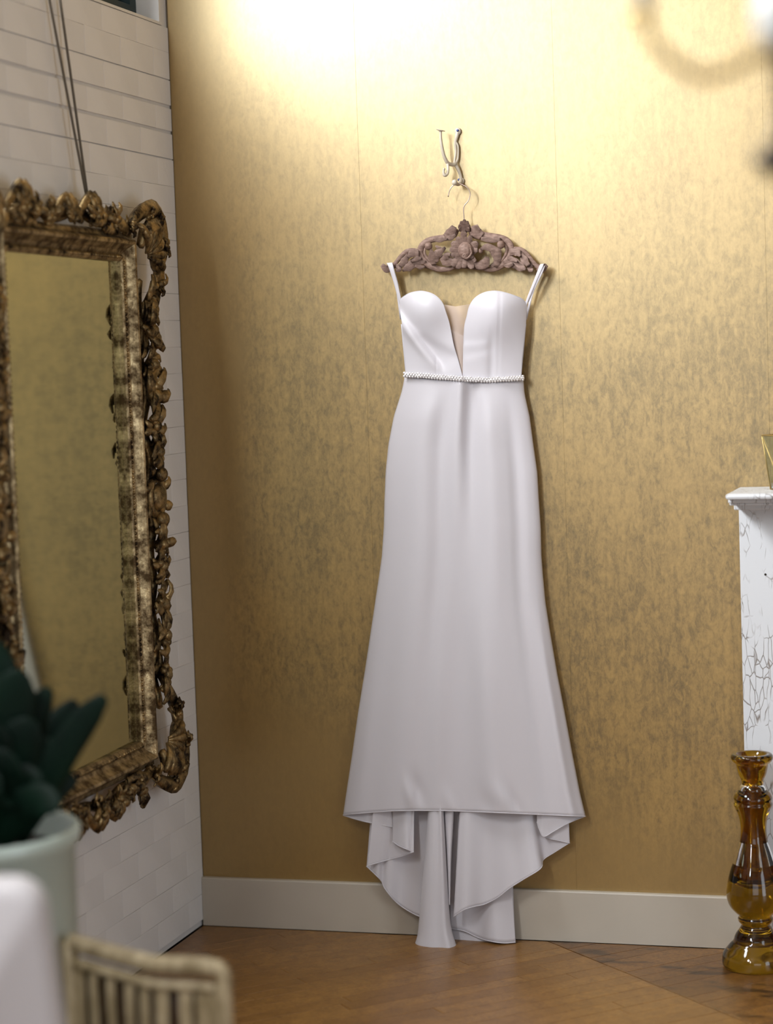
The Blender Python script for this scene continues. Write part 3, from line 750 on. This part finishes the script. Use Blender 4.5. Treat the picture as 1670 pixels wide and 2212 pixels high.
# ------------------------------------------------------------------ ornate mirror on the left wall
GY0, GY1, GZ0, GZ1 = -1.115, -.478, .590, 1.788       # glass
mir = thing('ornate_mirror', 'tall mirror in a carved antique gilt frame hung on the white brick wall', 'mirror', (0.004, (GY0 + GY1) / 2, GZ0 - .14))
b = MB(); b.box((.004, GY0 - .06, GZ0 - .06), (.020, GY1 + .06, GZ1 + .06)); b.build('back_board', MT['brown'], mir, smooth=False)
b = MB()
b.add([(x, y, z) for z in (GZ0 - .01, GZ1 + .01) for x, y in ((.0202, GY0 - .01), (.0202, GY1 + .01), (.0285, GY1 + .01), (.0415, GY0 - .01))], [(3, 2, 1, 0), (4, 5, 6, 7), (0, 1, 5, 4), (1, 2, 6, 5), (2, 3, 7, 6), (3, 0, 4, 7)]); b.build('mirror_glass', MT['mirror'], mir, smooth=False)
PROF = [(-.004, .0250), (-.004, .042), (.002, .046), (.010, .047), (.014, .040), (.018, .038), (.034, .046), (.046, .057), (.052, .064), (.060, .066), (.067, .062), (.071, .052), (.078, .047), (.090, .045), (.098, .036), (.100, .012), (.100, .004)]
PROF = [(d * .74, x) for d, x in PROF]
def rail(name, side):
    V, F = [], []
    for e in (0, 1):
        for (d, x) in PROF:
            if side in 'tb':
                y = (GY0 - d) if e == 0 else (GY1 + d); z = GZ1 + d if side == 't' else GZ0 - d
            else:
                y = (GY1 + d) if side == 'r' else (GY0 - d); z = (GZ0 - d) if e == 0 else (GZ1 + d)
            V.append((x, y, z))
    n = len(PROF)
    F = [(i, i + 1, n + i + 1, n + i) for i in range(n - 1)]
    if side in 'tl': F = [q[::-1] for q in F]
    b = MB(); b.add(V, F); o = b.build(name, MT['rail'], mir, smooth=False)
    # beading along the sight edge
    bb = MB(); L = (GY1 - GY0) if side in 'tb' else (GZ1 - GZ0); k = int(L / .0125)
    for i in range(k):
        q = (i + .5) / k
        p = {'t': (.046, lerp(GY0, GY1, q), GZ1 + .007), 'b': (.046, lerp(GY0, GY1, q), GZ0 - .007), 'r': (.046, GY1 + .007, lerp(GZ0, GZ1, q)), 'l': (.046, GY0 - .007, lerp(GZ0, GZ1, q))}[side]
        bb.blob(p, .0052, 6, 4)
    s_ = bb.build('beading', MT['gilt'], o); s_['kind'] = 'stuff'
for sd in 'tbrl': rail('frame_rail', sd)
XN = (1, 0, 0)
def M3(d, z, x=.045): return np.array([x, d, z])
def mleaf(b, y, z, ang, L, wd, x=.05, lift=.02, curl=.5):
    """a small carved leaf lying on the frame, pointing along ang in the (y, z) plane"""
    pts = []
    for k in range(6):
        q = k / 5; a = ang + curl * q * q
        pts.append(M3(y + math.cos(a) * L * q, z + math.sin(a) * L * q, x + lift * math.sin(q * 2.2)))
    b.tube(pts, [wd * .5, wd, wd * 1.05, wd * .8, wd * .35], 8, XN, .55, 4, .14)
def cluster(name, y, z, size, nl=9, seed=0, stretch=1.0, x=.048):
    r = random.Random(seed); b = MB()
    for k in range(nl):
        a = 2 * math.pi * k / nl + r.uniform(-.25, .25)
        mleaf(b, y + r.uniform(-.1, .1) * size, z + r.uniform(-.15, .15) * size, a, size * r.uniform(.75, 1.1) * (1 + (stretch - 1) * abs(math.sin(a))), size * r.uniform(.20, .30), x + r.uniform(-.008, .012), r.uniform(.012, .03), r.uniform(-.9, .9))
    for k in range(4):
        a = r.uniform(0, 6.28); b.blob(M3(y + math.cos(a) * size * .4, z + math.sin(a) * size * .4, x + .022), size * r.uniform(.16, .24), 8, 6)
    b.blob(M3(y, z, x + .022), (size * .3, size * .28, size * .32), 10, 7, rib=5, amp=.15)
    return b.build(name, MT['gilt'], mir)
def side_ornament(mirror_y, seed):
    """the long carved border of an upright: stems, leaf clusters, a cartouche at half height"""
    my = mirror_y
    W = [(.700, .03), (.76, .020), (.83, .024), (.92, .022), (1.0, .026), (1.08, .036), (1.2, .044), (1.32, .036), (1.42, .026), (1.52, .022), (1.62, .026), (1.70, .024)]
    mid = lambda z: GY1 + .110 + .020 * gs(z, 1.2, .12) + .004 * math.sin(z * 31)
    b = MB()
    zz = np.linspace(.66, 1.74, 60)
    b.tube([M3(my(mid(z)), z, .040 + .006 * math.sin(z * 40)) for z in zz], [.012, .016, .018, .016, .018, .022, .018, .016, .016, .016, .012], 9, XN, .7)
    # light moulded band between rail and carving
    b.tube([M3(my(mid(z) + .026 + .012 * math.sin(z * 18)), z, .026) for z in zz], .008, 8, XN, .7)
    b.build('border_stem', MT['gilt'], mir)
    r = random.Random(seed)
    for z, s in ((.745, .038), (.845, .038), (.925, .040), (1.02, .034), (1.075, .032), (1.31, .036), (1.375, .034), (1.45, .044), (1.53, .034), (1.615, .040), (1.68, .036)):
        cluster('leaf_cluster', my(mid(z) + .004), z, s * 1.4, 10, r.randrange(999), 1.3)
    b = MB(); c = mid(1.2)
    b.blob(M3(my(c), 1.195, .060), (.018, .036, .034), 18, 10)
    b.tube([M3(my(c + .046 * math.cos(a)), 1.195 + .046 * math.sin(a), .056) for a in np.linspace(0, 2 * math.pi, 30)], .010, 8, XN)
    for z in (1.252, 1.138): b.blob(M3(my(c), z, .072), (.015, .028, .019), 14, 8)
    for k in range(8):
        a = 2 * math.pi * (k + .5) / 8; mleaf(b, my(c + .05 * math.cos(a)), 1.195 + .055 * math.sin(a), a if my(1) > 0 else math.pi - a, .036, .012, .05, .015, .4)
    b.build('cartouche', MT['gilt'], mir)
CY = (GY0 + GY1) / 2
side_ornament(lambda y: y, 3)
side_ornament(lambda y: 2 * CY - y, 5)
def corner(my, up, seed, big=1.0):
    """shell and C-scrolls at a corner; up = +1 top, -1 bottom"""
    y0, z0 = GY1 + .095, (GZ1 if up > 0 else GZ0) + up * .012
    b = MB(); sc = lambda pts, rad, x=.055, n=22: b.tube(spline([M3(my(y0 + p * big), z0 + up * q * big, x + xx) for p, q, xx in pts], n), [k * big for k in rad], 10, XN, .8, 5, .12)
    sc([(-.08, .045, 0), (-.03, .085, .008), (.03, .105, .012), (.085, .092, .008), (.112, .045, .006), (.100, .0, .008), (.065, -.022, .012), (.036, -.002, .018), (.045, .028, .02), (.066, .022, .02)], [.008, .014, .018, .020, .018, .016, .014, .011, .009, .006])
    sc([(-.02, .02, .01), (.0, .055, .02), (.04, .06, .025), (.06, .03, .02)], [.010, .018, .018, .010])
    sc([(.10, .0, .0), (.09, -.05, .004), (.06, -.09, .004), (.035, -.13, .0)], [.012, .016, .014, .008])
    sc([(-.06, .05, .0), (-.11, .062, .004), (-.15, .050, .004), (-.19, .052, .0)], [.010, .014, .012, .008])
    b.build('corner_scroll', MT['gilt'], mir)
    b = MB()
    for k in range(7):
        a = math.radians(-20 + 24 * k); p, q = math.cos(a), math.sin(a)
        b.tube([M3(my(y0 + .01 + p * s_ * .075 * big), z0 + up * (.0 + q * s_ * .075 * big), .062 + .022 * math.sin(s_ * 2.4)) for s_ in np.linspace(.1, 1, 7)], [.004, .008, .011, .012, .008], 8, XN, .8)
    b.build('corner_shell', MT['gilt'], mir)
    r = random.Random(seed)
    for (p, q, s_) in ((.075, .075, .030), (.105, .02, .028), (.03, .095, .030), (.06, -.06, .032), (-.07, .06, .03)):
        cluster('leaf_cluster', my(y0 + p * big), z0 + up * q * big, s_, 7, r.randrange(999), 1.0, .055)
for my, s_ in ((lambda y: y, 1), (lambda y: 2 * CY - y, 2)):
    corner(my, 1, 10 + s_, 1.15); corner(my, -1, 20 + s_, 1.15)
# top and bottom borders with their crests
def end_border(up, seed):
    z0 = GZ1 + .082 if up > 0 else GZ0 - .082; r = random.Random(seed); b = MB()
    yy = np.linspace(GY0 + .03, GY1 - .03, 50)
    b.tube([M3(y, z0 + up * (.012 + .010 * math.sin((y - CY) * 24)), .044) for y in yy], .012, 9, XN, .8); b.build('border_stem', MT['gilt'], mir)
    for q, s_ in ((-.27, .040), (-.20, .034), (-.12, .034), (.17, .030), (.24, .034)): cluster('leaf_cluster', CY + q, z0 + up * .012, s_ * 1.2, 9, r.randrange(999), 1.0, .046)
    # crest
    for cy, hgt in ((CY + .115, 1.0), (CY - .02, .8), (CY - .255, 1.05)) if up > 0 else ((CY + .0, 1.0), (CY + .10, .9), (CY - .13, .9)):
        b = MB()
        for sgn in (-1, 1):
            b.tube(spline([M3(cy + sgn * p, z0 + up * q * hgt, .05 + x) for p, q, x in ((.10, .0, 0), (.065, .014, .006), (.035, .042, .01), (.010, .060, .014), (.0, .045, .02), (.012, .034, .02))], 18), [.007, .011, .014, .013, .010, .006], 9, XN, .8, 5, .12)
        for k in range(5):
            a = math.radians(30 + 30 * k)
            b.tube([M3(cy + math.cos(a) * s_ * .045, z0 + up * hgt * (.004 + math.sin(a) * s_ * .062), .056 + .018 * math.sin(s_ * 2.4)) for s_ in np.linspace(.1, 1, 6)], [.004, .009, .011, .007], 8, XN, .8)
        b.build('crest_scroll', MT['gilt'], mir)
        cluster('leaf_cluster', cy, z0 + up * .012, .036, 8, r.randrange(999), 1.0, .054)
end_border(1, 31); end_border(-1, 47)
b = MB(); b.tube([M3(GY1 - .03, GZ0 - .105, .05), M3(GY1 - .028, GZ0 - .135, .055), M3(GY1 - .03, GZ0 - .158, .05)], [.010, .016, .006], 9, XN); b.build('pendant_leaf', MT['gilt'], mir)
# two cords
for (u, dz) in ((107, 0), (130, .004)):
    tp = PX(u, 0, .012); bt = PX(189 if u == 107 else 191, 436, .040)
    d = tp - bt; b = MB(); b.tube([bt + d * s_ for s_ in np.linspace(0, 2.0, 14)], .0032, 8, caps=True)
    b.build('hanging_cord', MT['cord'], mir)

# ------------------------------------------------------------------ mantelpiece at the right
MXL, SZ, SD = 1.478, 1.174, -.262
mant = thing('mantelpiece', 'white wooden fireplace mantel with crackled paint against the gold wall', 'mantelpiece', (MXL, -.01, 0))
FY = -.045
LX = MXL + .004; MW = 1.25
zs = float(PY(1600, 1079.7, SD)[2])
b = MB(); b.box((MXL, SD, zs), (MXL + MW, -.006, SZ)); b.build('shelf', MT['crackle'], mant, smooth=False, bevel=.006)
zt = zs
for k, (yf, yb) in enumerate(((-.222, 1087), (-.205, 1092), (-.130, 1102))):
    zn = float(PY(1600, yb, yf)[2]); b = MB(); b.box((MXL + .001 * (k + 1), yf, zn), (MXL + MW - .001 * (k + 1), -.006, zt)); b.build('moulding', MT['crackle'], mant, smooth=False, bevel=.003); zt = zn
ZT = zt
for x0 in (LX, MXL + MW - .204):
    b = MB(); b.box((x0, FY, .0), (x0 + .20, -.02, ZT)); b.build('pilaster', MT['crackle'], mant, smooth=False, bevel=.002)
b = MB(); b.box((LX + .2, FY, .86), (MXL + MW - .204, -.02, ZT)); b.build('frieze', MT['crackle'], mant, smooth=False, bevel=.002)
b = MB(); b.box((LX + .2, -.035, 0), (MXL + MW - .204, -.020, .86)); b.build('firebox_panel', MT['black'], mant, smooth=False)
for (u, v) in ((1653.5, 1241),):
    b = MB(); b.blob(PY(u, v, FY - .0005), (.003, .0015, .003), 10, 5); b.build('nail_head', MT['dark'], mant)

# geometric glass lantern on the shelf
LC = np.array([float(PY(1663, 1040, -.13)[0]) + .052, -.135, SZ])
lan = thing('glass_lantern', 'small faceted glass lantern with thin brass edges on the mantel shelf', 'lantern', LC)
R0, R1, LH = .050, .068, .133
A0 = [math.radians(180 + 72 * k) for k in range(5)]; A1 = [a + math.radians(12) for a in A0]
lo = [LC + np.array([R0 * math.cos(a), R0 * math.sin(a), .002]) for a in A0]; hi = [LC + np.array([R1 * math.cos(a), R1 * math.sin(a), LH]) for a in A0]
def bar(p, q, name='brass_edge'): b = MB(); b.tube([p, lerp(p, q, .5), q], .0016, 6); b.build(name, MT['brass'], lan)
for k in range(5):
    k2 = (k + 1) % 5
    bar(lo[k], lo[k2]); bar(hi[k], hi[k2]); bar(lo[k], hi[k]); bar(hi[k], lo[k2])
    for tri in ((lo[k], lo[k2], hi[k]), (lo[k2], hi[k2], hi[k])):
        b = MB(); b.add(tri, [(0, 1, 2)]); b.build('pane', MT['clear'], lan, smooth=False, solid=.0016)
b = MB(); b.add(lo, [tuple(range(5))]); b.build('base_plate', MT['brass'], lan, smooth=False, solid=.002)

# ------------------------------------------------------------------ amber glass candlestick on the floor
AX, AYP = 1.497, -.152
AXIS = [(228, 765), (1450, 787), (1800, 798)]
PRF = [(1838, 205), (1812, 236), (1780, 248), (1735, 247), (1700, 235), (1660, 203), (1640, 186), (1622, 168), (1600, 158), (1585, 154), (1560, 140), (1530, 118), (1503, 104), (1490, 112), (1475, 124), (1455, 128), (1436, 120), (1425, 128), (1400, 156), (1360, 187), (1310, 204), (1260, 207), (1180, 194), (1100, 173), (1020, 142),
       (930, 111), (850, 95), (770, 95), (700, 108), (650, 128), (622, 140), (600, 133), (575, 139), (545, 128), (520, 104), (500, 86), (470, 77), (440, 82), (400, 100), (350, 112), (325, 118), (305, 140), (285, 152), (262, 150), (250, 138)]
def cz(y): u = np.interp(y, [a for a, _ in AXIS], [c for _, c in AXIS]); return float(PY(1400 + u / 3.393, 1560 + y / 3.393, AYP)[2])
zb = cz(1838) + .012
prof = [(r / 3.393 / 874, max(cz(y) - zb, 0) if y < 1838 else 0) for y, r in PRF]
cp = PY(1400 + 796 / 3.393, 1560 + 1780 / 3.393, AYP)
CC = np.array([float(cp[0]), AYP, .0008])
cst = thing('glass_candlestick', 'tall amber glass candlestick on the floor in front of the white mantel', 'candlestick', CC)
out = [(0.0, 0.0)] + prof
sp = spline(out, 150); sp[:, 0] = np.maximum(sp[:, 0], 0); sp[:, 1] = np.maximum(sp[:, 1], 0)
topz = sp[-1][1]
inner = [(.038, topz), (.033, topz - .006), (.028, topz - .016), (.024, topz - .034), (.017, topz - .046), (.0135, topz - .058), (.018, topz - .070), (.030, topz - .080), (.033, topz - .095), (.028, topz - .115), (.0215, topz - .145), (.0215, topz - .17), (.030, topz - .205), (.044, topz - .245), (.055, topz - .285), (.053, topz - .305), (.040, topz - .325), (.020, topz - .332), (.0, topz - .333)]
b = MB(); b.lathe([tuple(p) for p in sp] + [tuple(p) for p in spline(inner, 70)], CC, 56)
b.build('glass_body', MT['amber'], cst)

# ------------------------------------------------------------------ chandelier near the camera, upper right
DC = 2.15; K = DC / 2.6
hub = PD(1690, 96, DC)
cha = thing('chandelier', 'small chandelier with brass arms and white candle sleeves hanging close overhead', 'chandelier', hub)
Kz = lambda z: np.array([0, 0, z * K])
b = MB(); b.lathe([(0, -.002 * K), (.018 * K, -.004 * K), (.032 * K, .012 * K), (.034 * K, .05 * K), (.022 * K, .075 * K), (.010, .085 * K), (.006, .10 * K), (.006, RZ - hub[2])], hub, 18); b.build('stem', MT['sleeve'], cha)
zf = PD(1686, 338, DC)[2] - hub[2]
b = MB(); b.lathe([(.0, zf - .030 * K), (.014 * K, zf - .026 * K), (.032 * K, zf - .012 * K), (.042 * K, zf), (.032 * K, zf + .010 * K), (.012 * K, zf + .020 * K), (.008 * K, zf + .05 * K), (.014 * K, -.004 * K)], hub, 24); b.build('bottom_finial', MT['dark'], cha)
for k, a in enumerate((YAW + math.pi, YAW + math.pi - 2.1, YAW + math.pi + 2.1)):
    dx = np.array([math.cos(a), math.sin(a), 0])
    at = lambda r, z: hub + dx * r * K + np.array([0, 0, z * K])
    b = MB(); b.tube(spline([at(.012, -.012), at(.036, -.016), at(.066, -.030), at(.096, -.036), at(.130, -.018), at(.158, .012), at(.170, .044)], 30), .0072 * K, 10); arm = b.build('arm', MT['brass'], cha)
    c_ = at(.170, 0); L = lambda pr: [(r * K, z * K) for r, z in pr]
    b = MB(); b.lathe(L([(.0, .036), (.016, .038), (.021, .046), (.014, .050), (.012, .054), (.0, .054)]), c_, 16); b.build('candle_cup', MT['brass'], arm)
    b = MB(); b.lathe(L([(.0, .050), (.014, .050), (.014, .15), (.0, .15)]), c_, 16); b.build('candle_sleeve', MT['sleeve'], arm)

# ------------------------------------------------------------------ foreground, lower left
# celadon planter with a dark fleshy-leaved plant
PC = PD(-60, 1790, 3.8); PR = .185
pot = thing('planter', 'round pale green planter holding the dark leafy plant behind the white chair', 'planter', (PC[0], PC[1], .001))
H = PC[2]
b = MB(); b.lathe([(0, 0), (PR * .80, 0), (PR * .86, .01), (PR * .95, H * .55), (PR * .975, H - .034), (PR * 1.02, H - .030), (PR * 1.03, H - .006), (PR * 1.0, H), (PR * .95, H - .004), (PR * .92, H - .05), (0, H - .05)], (PC[0], PC[1], .001), 48)
b.build('pot_body', MT['pot'], pot)
pl = thing('potted_plant', 'dark green plant with thick upright leaves growing in the celadon planter', 'plant', (PC[0], PC[1], H - .048))
b = MB(); b.lathe([(0, H - .046), (PR * .5, H - .042), (PR * .90, H - .046)], (PC[0], PC[1], .001), 24); b.build('soil', MT['soil'], pl)
def pleaf(u, v, dz, wd, up=.5, thick=.22):
    """one fleshy leaf from the soil to its tip; dz = how far its tip leans towards (-) or away from (+) the viewer"""
    n = 16; b = MB(); tip = PD(u, v, 3.8 + dz); base = np.array([PC[0], PC[1], H - .022]); d = tip - base; d[2] = 0; L = np.linalg.norm(d)
    base = base + d / (L + 1e-6) * min(L * .35, PR * .55)
    mid_ = lerp(base, tip, .42) + np.array([0, 0, max(tip[2] - base[2], .08) * up * .5 + .03])
    pts = [(1 - q) ** 2 * base + 2 * q * (1 - q) * mid_ + q * q * tip for q in np.linspace(0, 1, n)]
    b.tube(pts, [wd * .4, wd * .8, wd, wd * 1.05, wd * 1.05, wd * 1.0, wd * .84, wd * .40], 12, CAM - mid_, thick); b.build('leaf', MT['leaf'], pl)
for a_ in ((104, 1490, -.02, .027, .3), (224, 1508, -.06, .028, .2), (162, 1518, .05, .026, .3), (-12, 1392, 0, .052, .5), (44, 1455, -.06, .046, .5), (-120, 1380, .05, .048, .5), (22, 1545, .08, .055, .5), (-60, 1480, .1, .05, .5),
           (148, 1640, .0, .040, .5), (154, 1590, .06, .040, .5), (70, 1560, -.06, .045, .4), (120, 1610, -.04, .042, .4), (-20, 1560, -.08, .050, .4), (-80, 1600, -.10, .050, .5), (30, 1640, -.10, .055, .5), (160, 1690, .03, .036, .8),
           (90, 1690, -.08, .045, .6), (125, 1742, -.11, .034, 1.2), (0, 1700, -.11, .050, .6), (-260, 1520, 0, .045, .5)):
    pleaf(*a_)
# white slipcovered chair, its back to the camera
A = PD(100, 1905, 3.0); wx = np.array([math.cos(YAW), math.sin(YAW), 0]); wy = np.array([-math.sin(YAW), math.cos(YAW), 0])
SW = .44; base = np.array([A[0], A[1], 0]) - wx * SW / 2
sch = thing('slipcovered_chair', 'white slipcovered chair at the lower left corner, back rounded at the top', 'chair', base)
def slab(wt, wb, z0, z1, y0, y1, rnd, lean=0, n=30):
    """upholstered slab with rounded top corners in the chair's own axes"""
    b = MB(); ol = []
    for k in range(n + 1):
        a = math.pi * k / n
        ol.append((-(wt / 2 - rnd) * (1 if a < math.pi / 2 else -1) - rnd * math.cos(a), z1 - rnd + rnd * math.sin(a)))
    ol = [(-wb / 2, z0), (-(wt * .6 + wb * .4) / 2, lerp(z0, z1 - rnd, .6))] + ol + [((wt * .6 + wb * .4) / 2, lerp(z0, z1 - rnd, .6)), (wb / 2, z0)]
    lays = [(y0 + .018, .94), (y0 + .004, .985), (y0 + .012 * 0, .965), (y1 - .004, .985), (y1 - .018 * 0, .94)]
    lays = [(y0 + .000, .95), (y0 + .012, .99), (y0 + .03, 1.0), (y1 - .03, 1.0), (y1 - .012, .99), (y1, .95)]
    zc = (z0 + z1) / 2; V = []
    for (yy, s_) in lays:
        for (x, z) in ol:
            zz = z0 if z == z0 else zc + (z - zc) * (s_ + (1 - s_) * .5); V.append(base + wx * x * s_ + wy * (yy + lean * (z - z0)) + np.array([0, 0, zz]))
    m_ = len(ol); F = [(i * m_ + k, i * m_ + (k + 1) % m_, (i + 1) * m_ + (k + 1) % m_, (i + 1) * m_ + k) for i in range(len(lays) - 1) for k in range(m_)]
    F += [tuple(range(m_))[::-1], tuple(range((len(lays) - 1) * m_, len(lays) * m_))]
    b.add(V, F); return b
slab(SW, SW * 1.30, .05, A[2] + .006, -.045, .045, .05).build('slipcover_back', MT['linen'], sch)
b = slab(SW * 1.04, SW * 1.1, .05, .47, .046, .38, .03); b.build('slipcover_seat', MT['linen'], sch)
for sx in (-1, 1):
    for yy in (-.02, .34):
        p = base + wx * sx * SW * .44 + wy * yy; b = MB(); b.tube([p + np.array([0, 0, .001]), p + np.array([0, 0, .06])], .018, 10); b.build('leg', MT['brown'], sch)
# low cane chair, slatted back with a wrapped top rail
zr = .530
tp = [PZ(u, v, zr) for u, v in ((153, 2036), (205, 2050), (275, 2069), (335, 2083), (420, 2087), (462, 2091))]
WN = tp[-1]
wch = thing('cane_chair', 'weathered cane chair with a wrapped top rail and slatted back, lower left', 'chair', (tp[2][0], tp[2][1], 0))
rl = spline(tp, 60)
b = MB(); b.tube(rl, .012, 12)
rail_o = b.build('top_rail', MT['wicker'], wch)
b = MB()                                             # cane wrapping wound round the rail
hel = []
for k in range(900):
    s_ = k / 899; i = s_ * 58.99; p = lerp(rl[int(i)], rl[int(i) + 1], i % 1); a = s_ * 2 * math.pi * 60
    hel.append(p + np.array([0, 0, 1]) * .0132 * math.sin(a) + wy * .0132 * math.cos(a))
b.tube(hel, .0035, 5); o = b.build('cane_wrapping', MT['wicker'], rail_o)
# right post turns the corner and runs down to the floor
px_ = WN + wx * .016
b = MB(); b.tube(spline([rl[-2], WN + wx * .006 + np.array([0, 0, -.002]), px_ + np.array([0, 0, -.016]), px_ + np.array([0, 0, -.05]), np.array([px_[0], px_[1], .3]), np.array([px_[0], px_[1], .001])], 40), [.013, .015, .014, .013, .013, .013], 12); b.build('back_post', MT['wicker'], wch)
lx_ = rl[0]
b = MB(); b.tube([lx_, np.array([lx_[0], lx_[1], .3]), np.array([lx_[0], lx_[1], .001])], .014, 12); b.build('back_post', MT['wicker'], wch)
r2 = [p + np.array([0, 0, -.034]) for p in rl]
b = MB(); b.tube(r2, .009, 10); b.build('lower_rail', MT['wicker'], wch)
for k in range(30):                                  # short woven loops between the two rails
    p = rl[2 + int(k * 55 / 30)]; b = MB()
for k in range(9):
    i = 57 - k * 6.6
    if i < 1: break
    p = lerp(rl[int(i)], rl[int(i) + 1], i % 1); q2 = lerp(rl[max(0, int(i) - 2)], rl[int(i)], .5)
    d = rl[min(59, int(i) + 1)] - rl[int(i)]; d[2] = 0; d /= np.linalg.norm(d); nn = np.array([-d[1], d[0], 0])
    b = MB(); V = []
    for (sx, sy) in ((-.0115, -.003), (.0115, -.003), (.0115, .003), (-.0115, .003)):
        for z in (zr - .036, .335): V.append((p[0] + d[0] * sx + nn[0] * sy, p[1] + d[1] * sx + nn[1] * sy, min(z, p[2] - .034)))
    b.add(V, [(0, 2, 3, 1), (2, 4, 5, 3), (4, 6, 7, 5), (6, 0, 1, 7), (1, 3, 5, 7), (0, 6, 4, 2)]); b.build('back_slat', MT['wicker'], wch, smooth=False, bevel=.002)
# dark panel added behind the slats so their gaps look shaded
b = MB(); G = []
for i in range(2, 59, 3):
    d = rl[min(59, i + 1)] - rl[i - 1]; d[2] = 0; d /= np.linalg.norm(d); nn = np.array([-d[1], d[0], 0]); nn = nn if nn[1] > 0 else -nn
    G.append([rl[i] + nn * .016 + np.array([0, 0, z - zr]) for z in (zr - .03, zr - .1, .335)])
b.grid(G); b.build('gap_shade_panel', MT['brown'], wch, solid=.004)
# seat and front legs (below the frame)
f0 = np.array([rl[0][0], rl[0][1], 0]); f1 = np.array([px_[0], px_[1], 0]); dd = (f1 - f0) / np.linalg.norm(f1 - f0)
c4 = [f0 + dd * .02 + wy * .02, f1 - dd * .012 + wy * .02, f1 - dd * .035 + wy * .25, f0 + dd * .045 + wy * .25]
b = MB(); b.add([p + np.array([0, 0, .305]) for p in c4] + [p + np.array([0, 0, .345]) for p in c4], [(3, 2, 1, 0), (4, 5, 6, 7), (0, 1, 5, 4), (1, 2, 6, 5), (2, 3, 7, 6), (3, 0, 4, 7)]); b.build('seat', MT['wicker'], wch, smooth=False, bevel=.008)
for p in (c4[2] - dd * .015 - wy * .015, c4[3] + dd * .015 - wy * .015):
    b = MB(); b.tube([p + np.array([0, 0, .001]), p + np.array([0, 0, .31])], .014, 10); b.build('leg', MT['wicker'], wch)
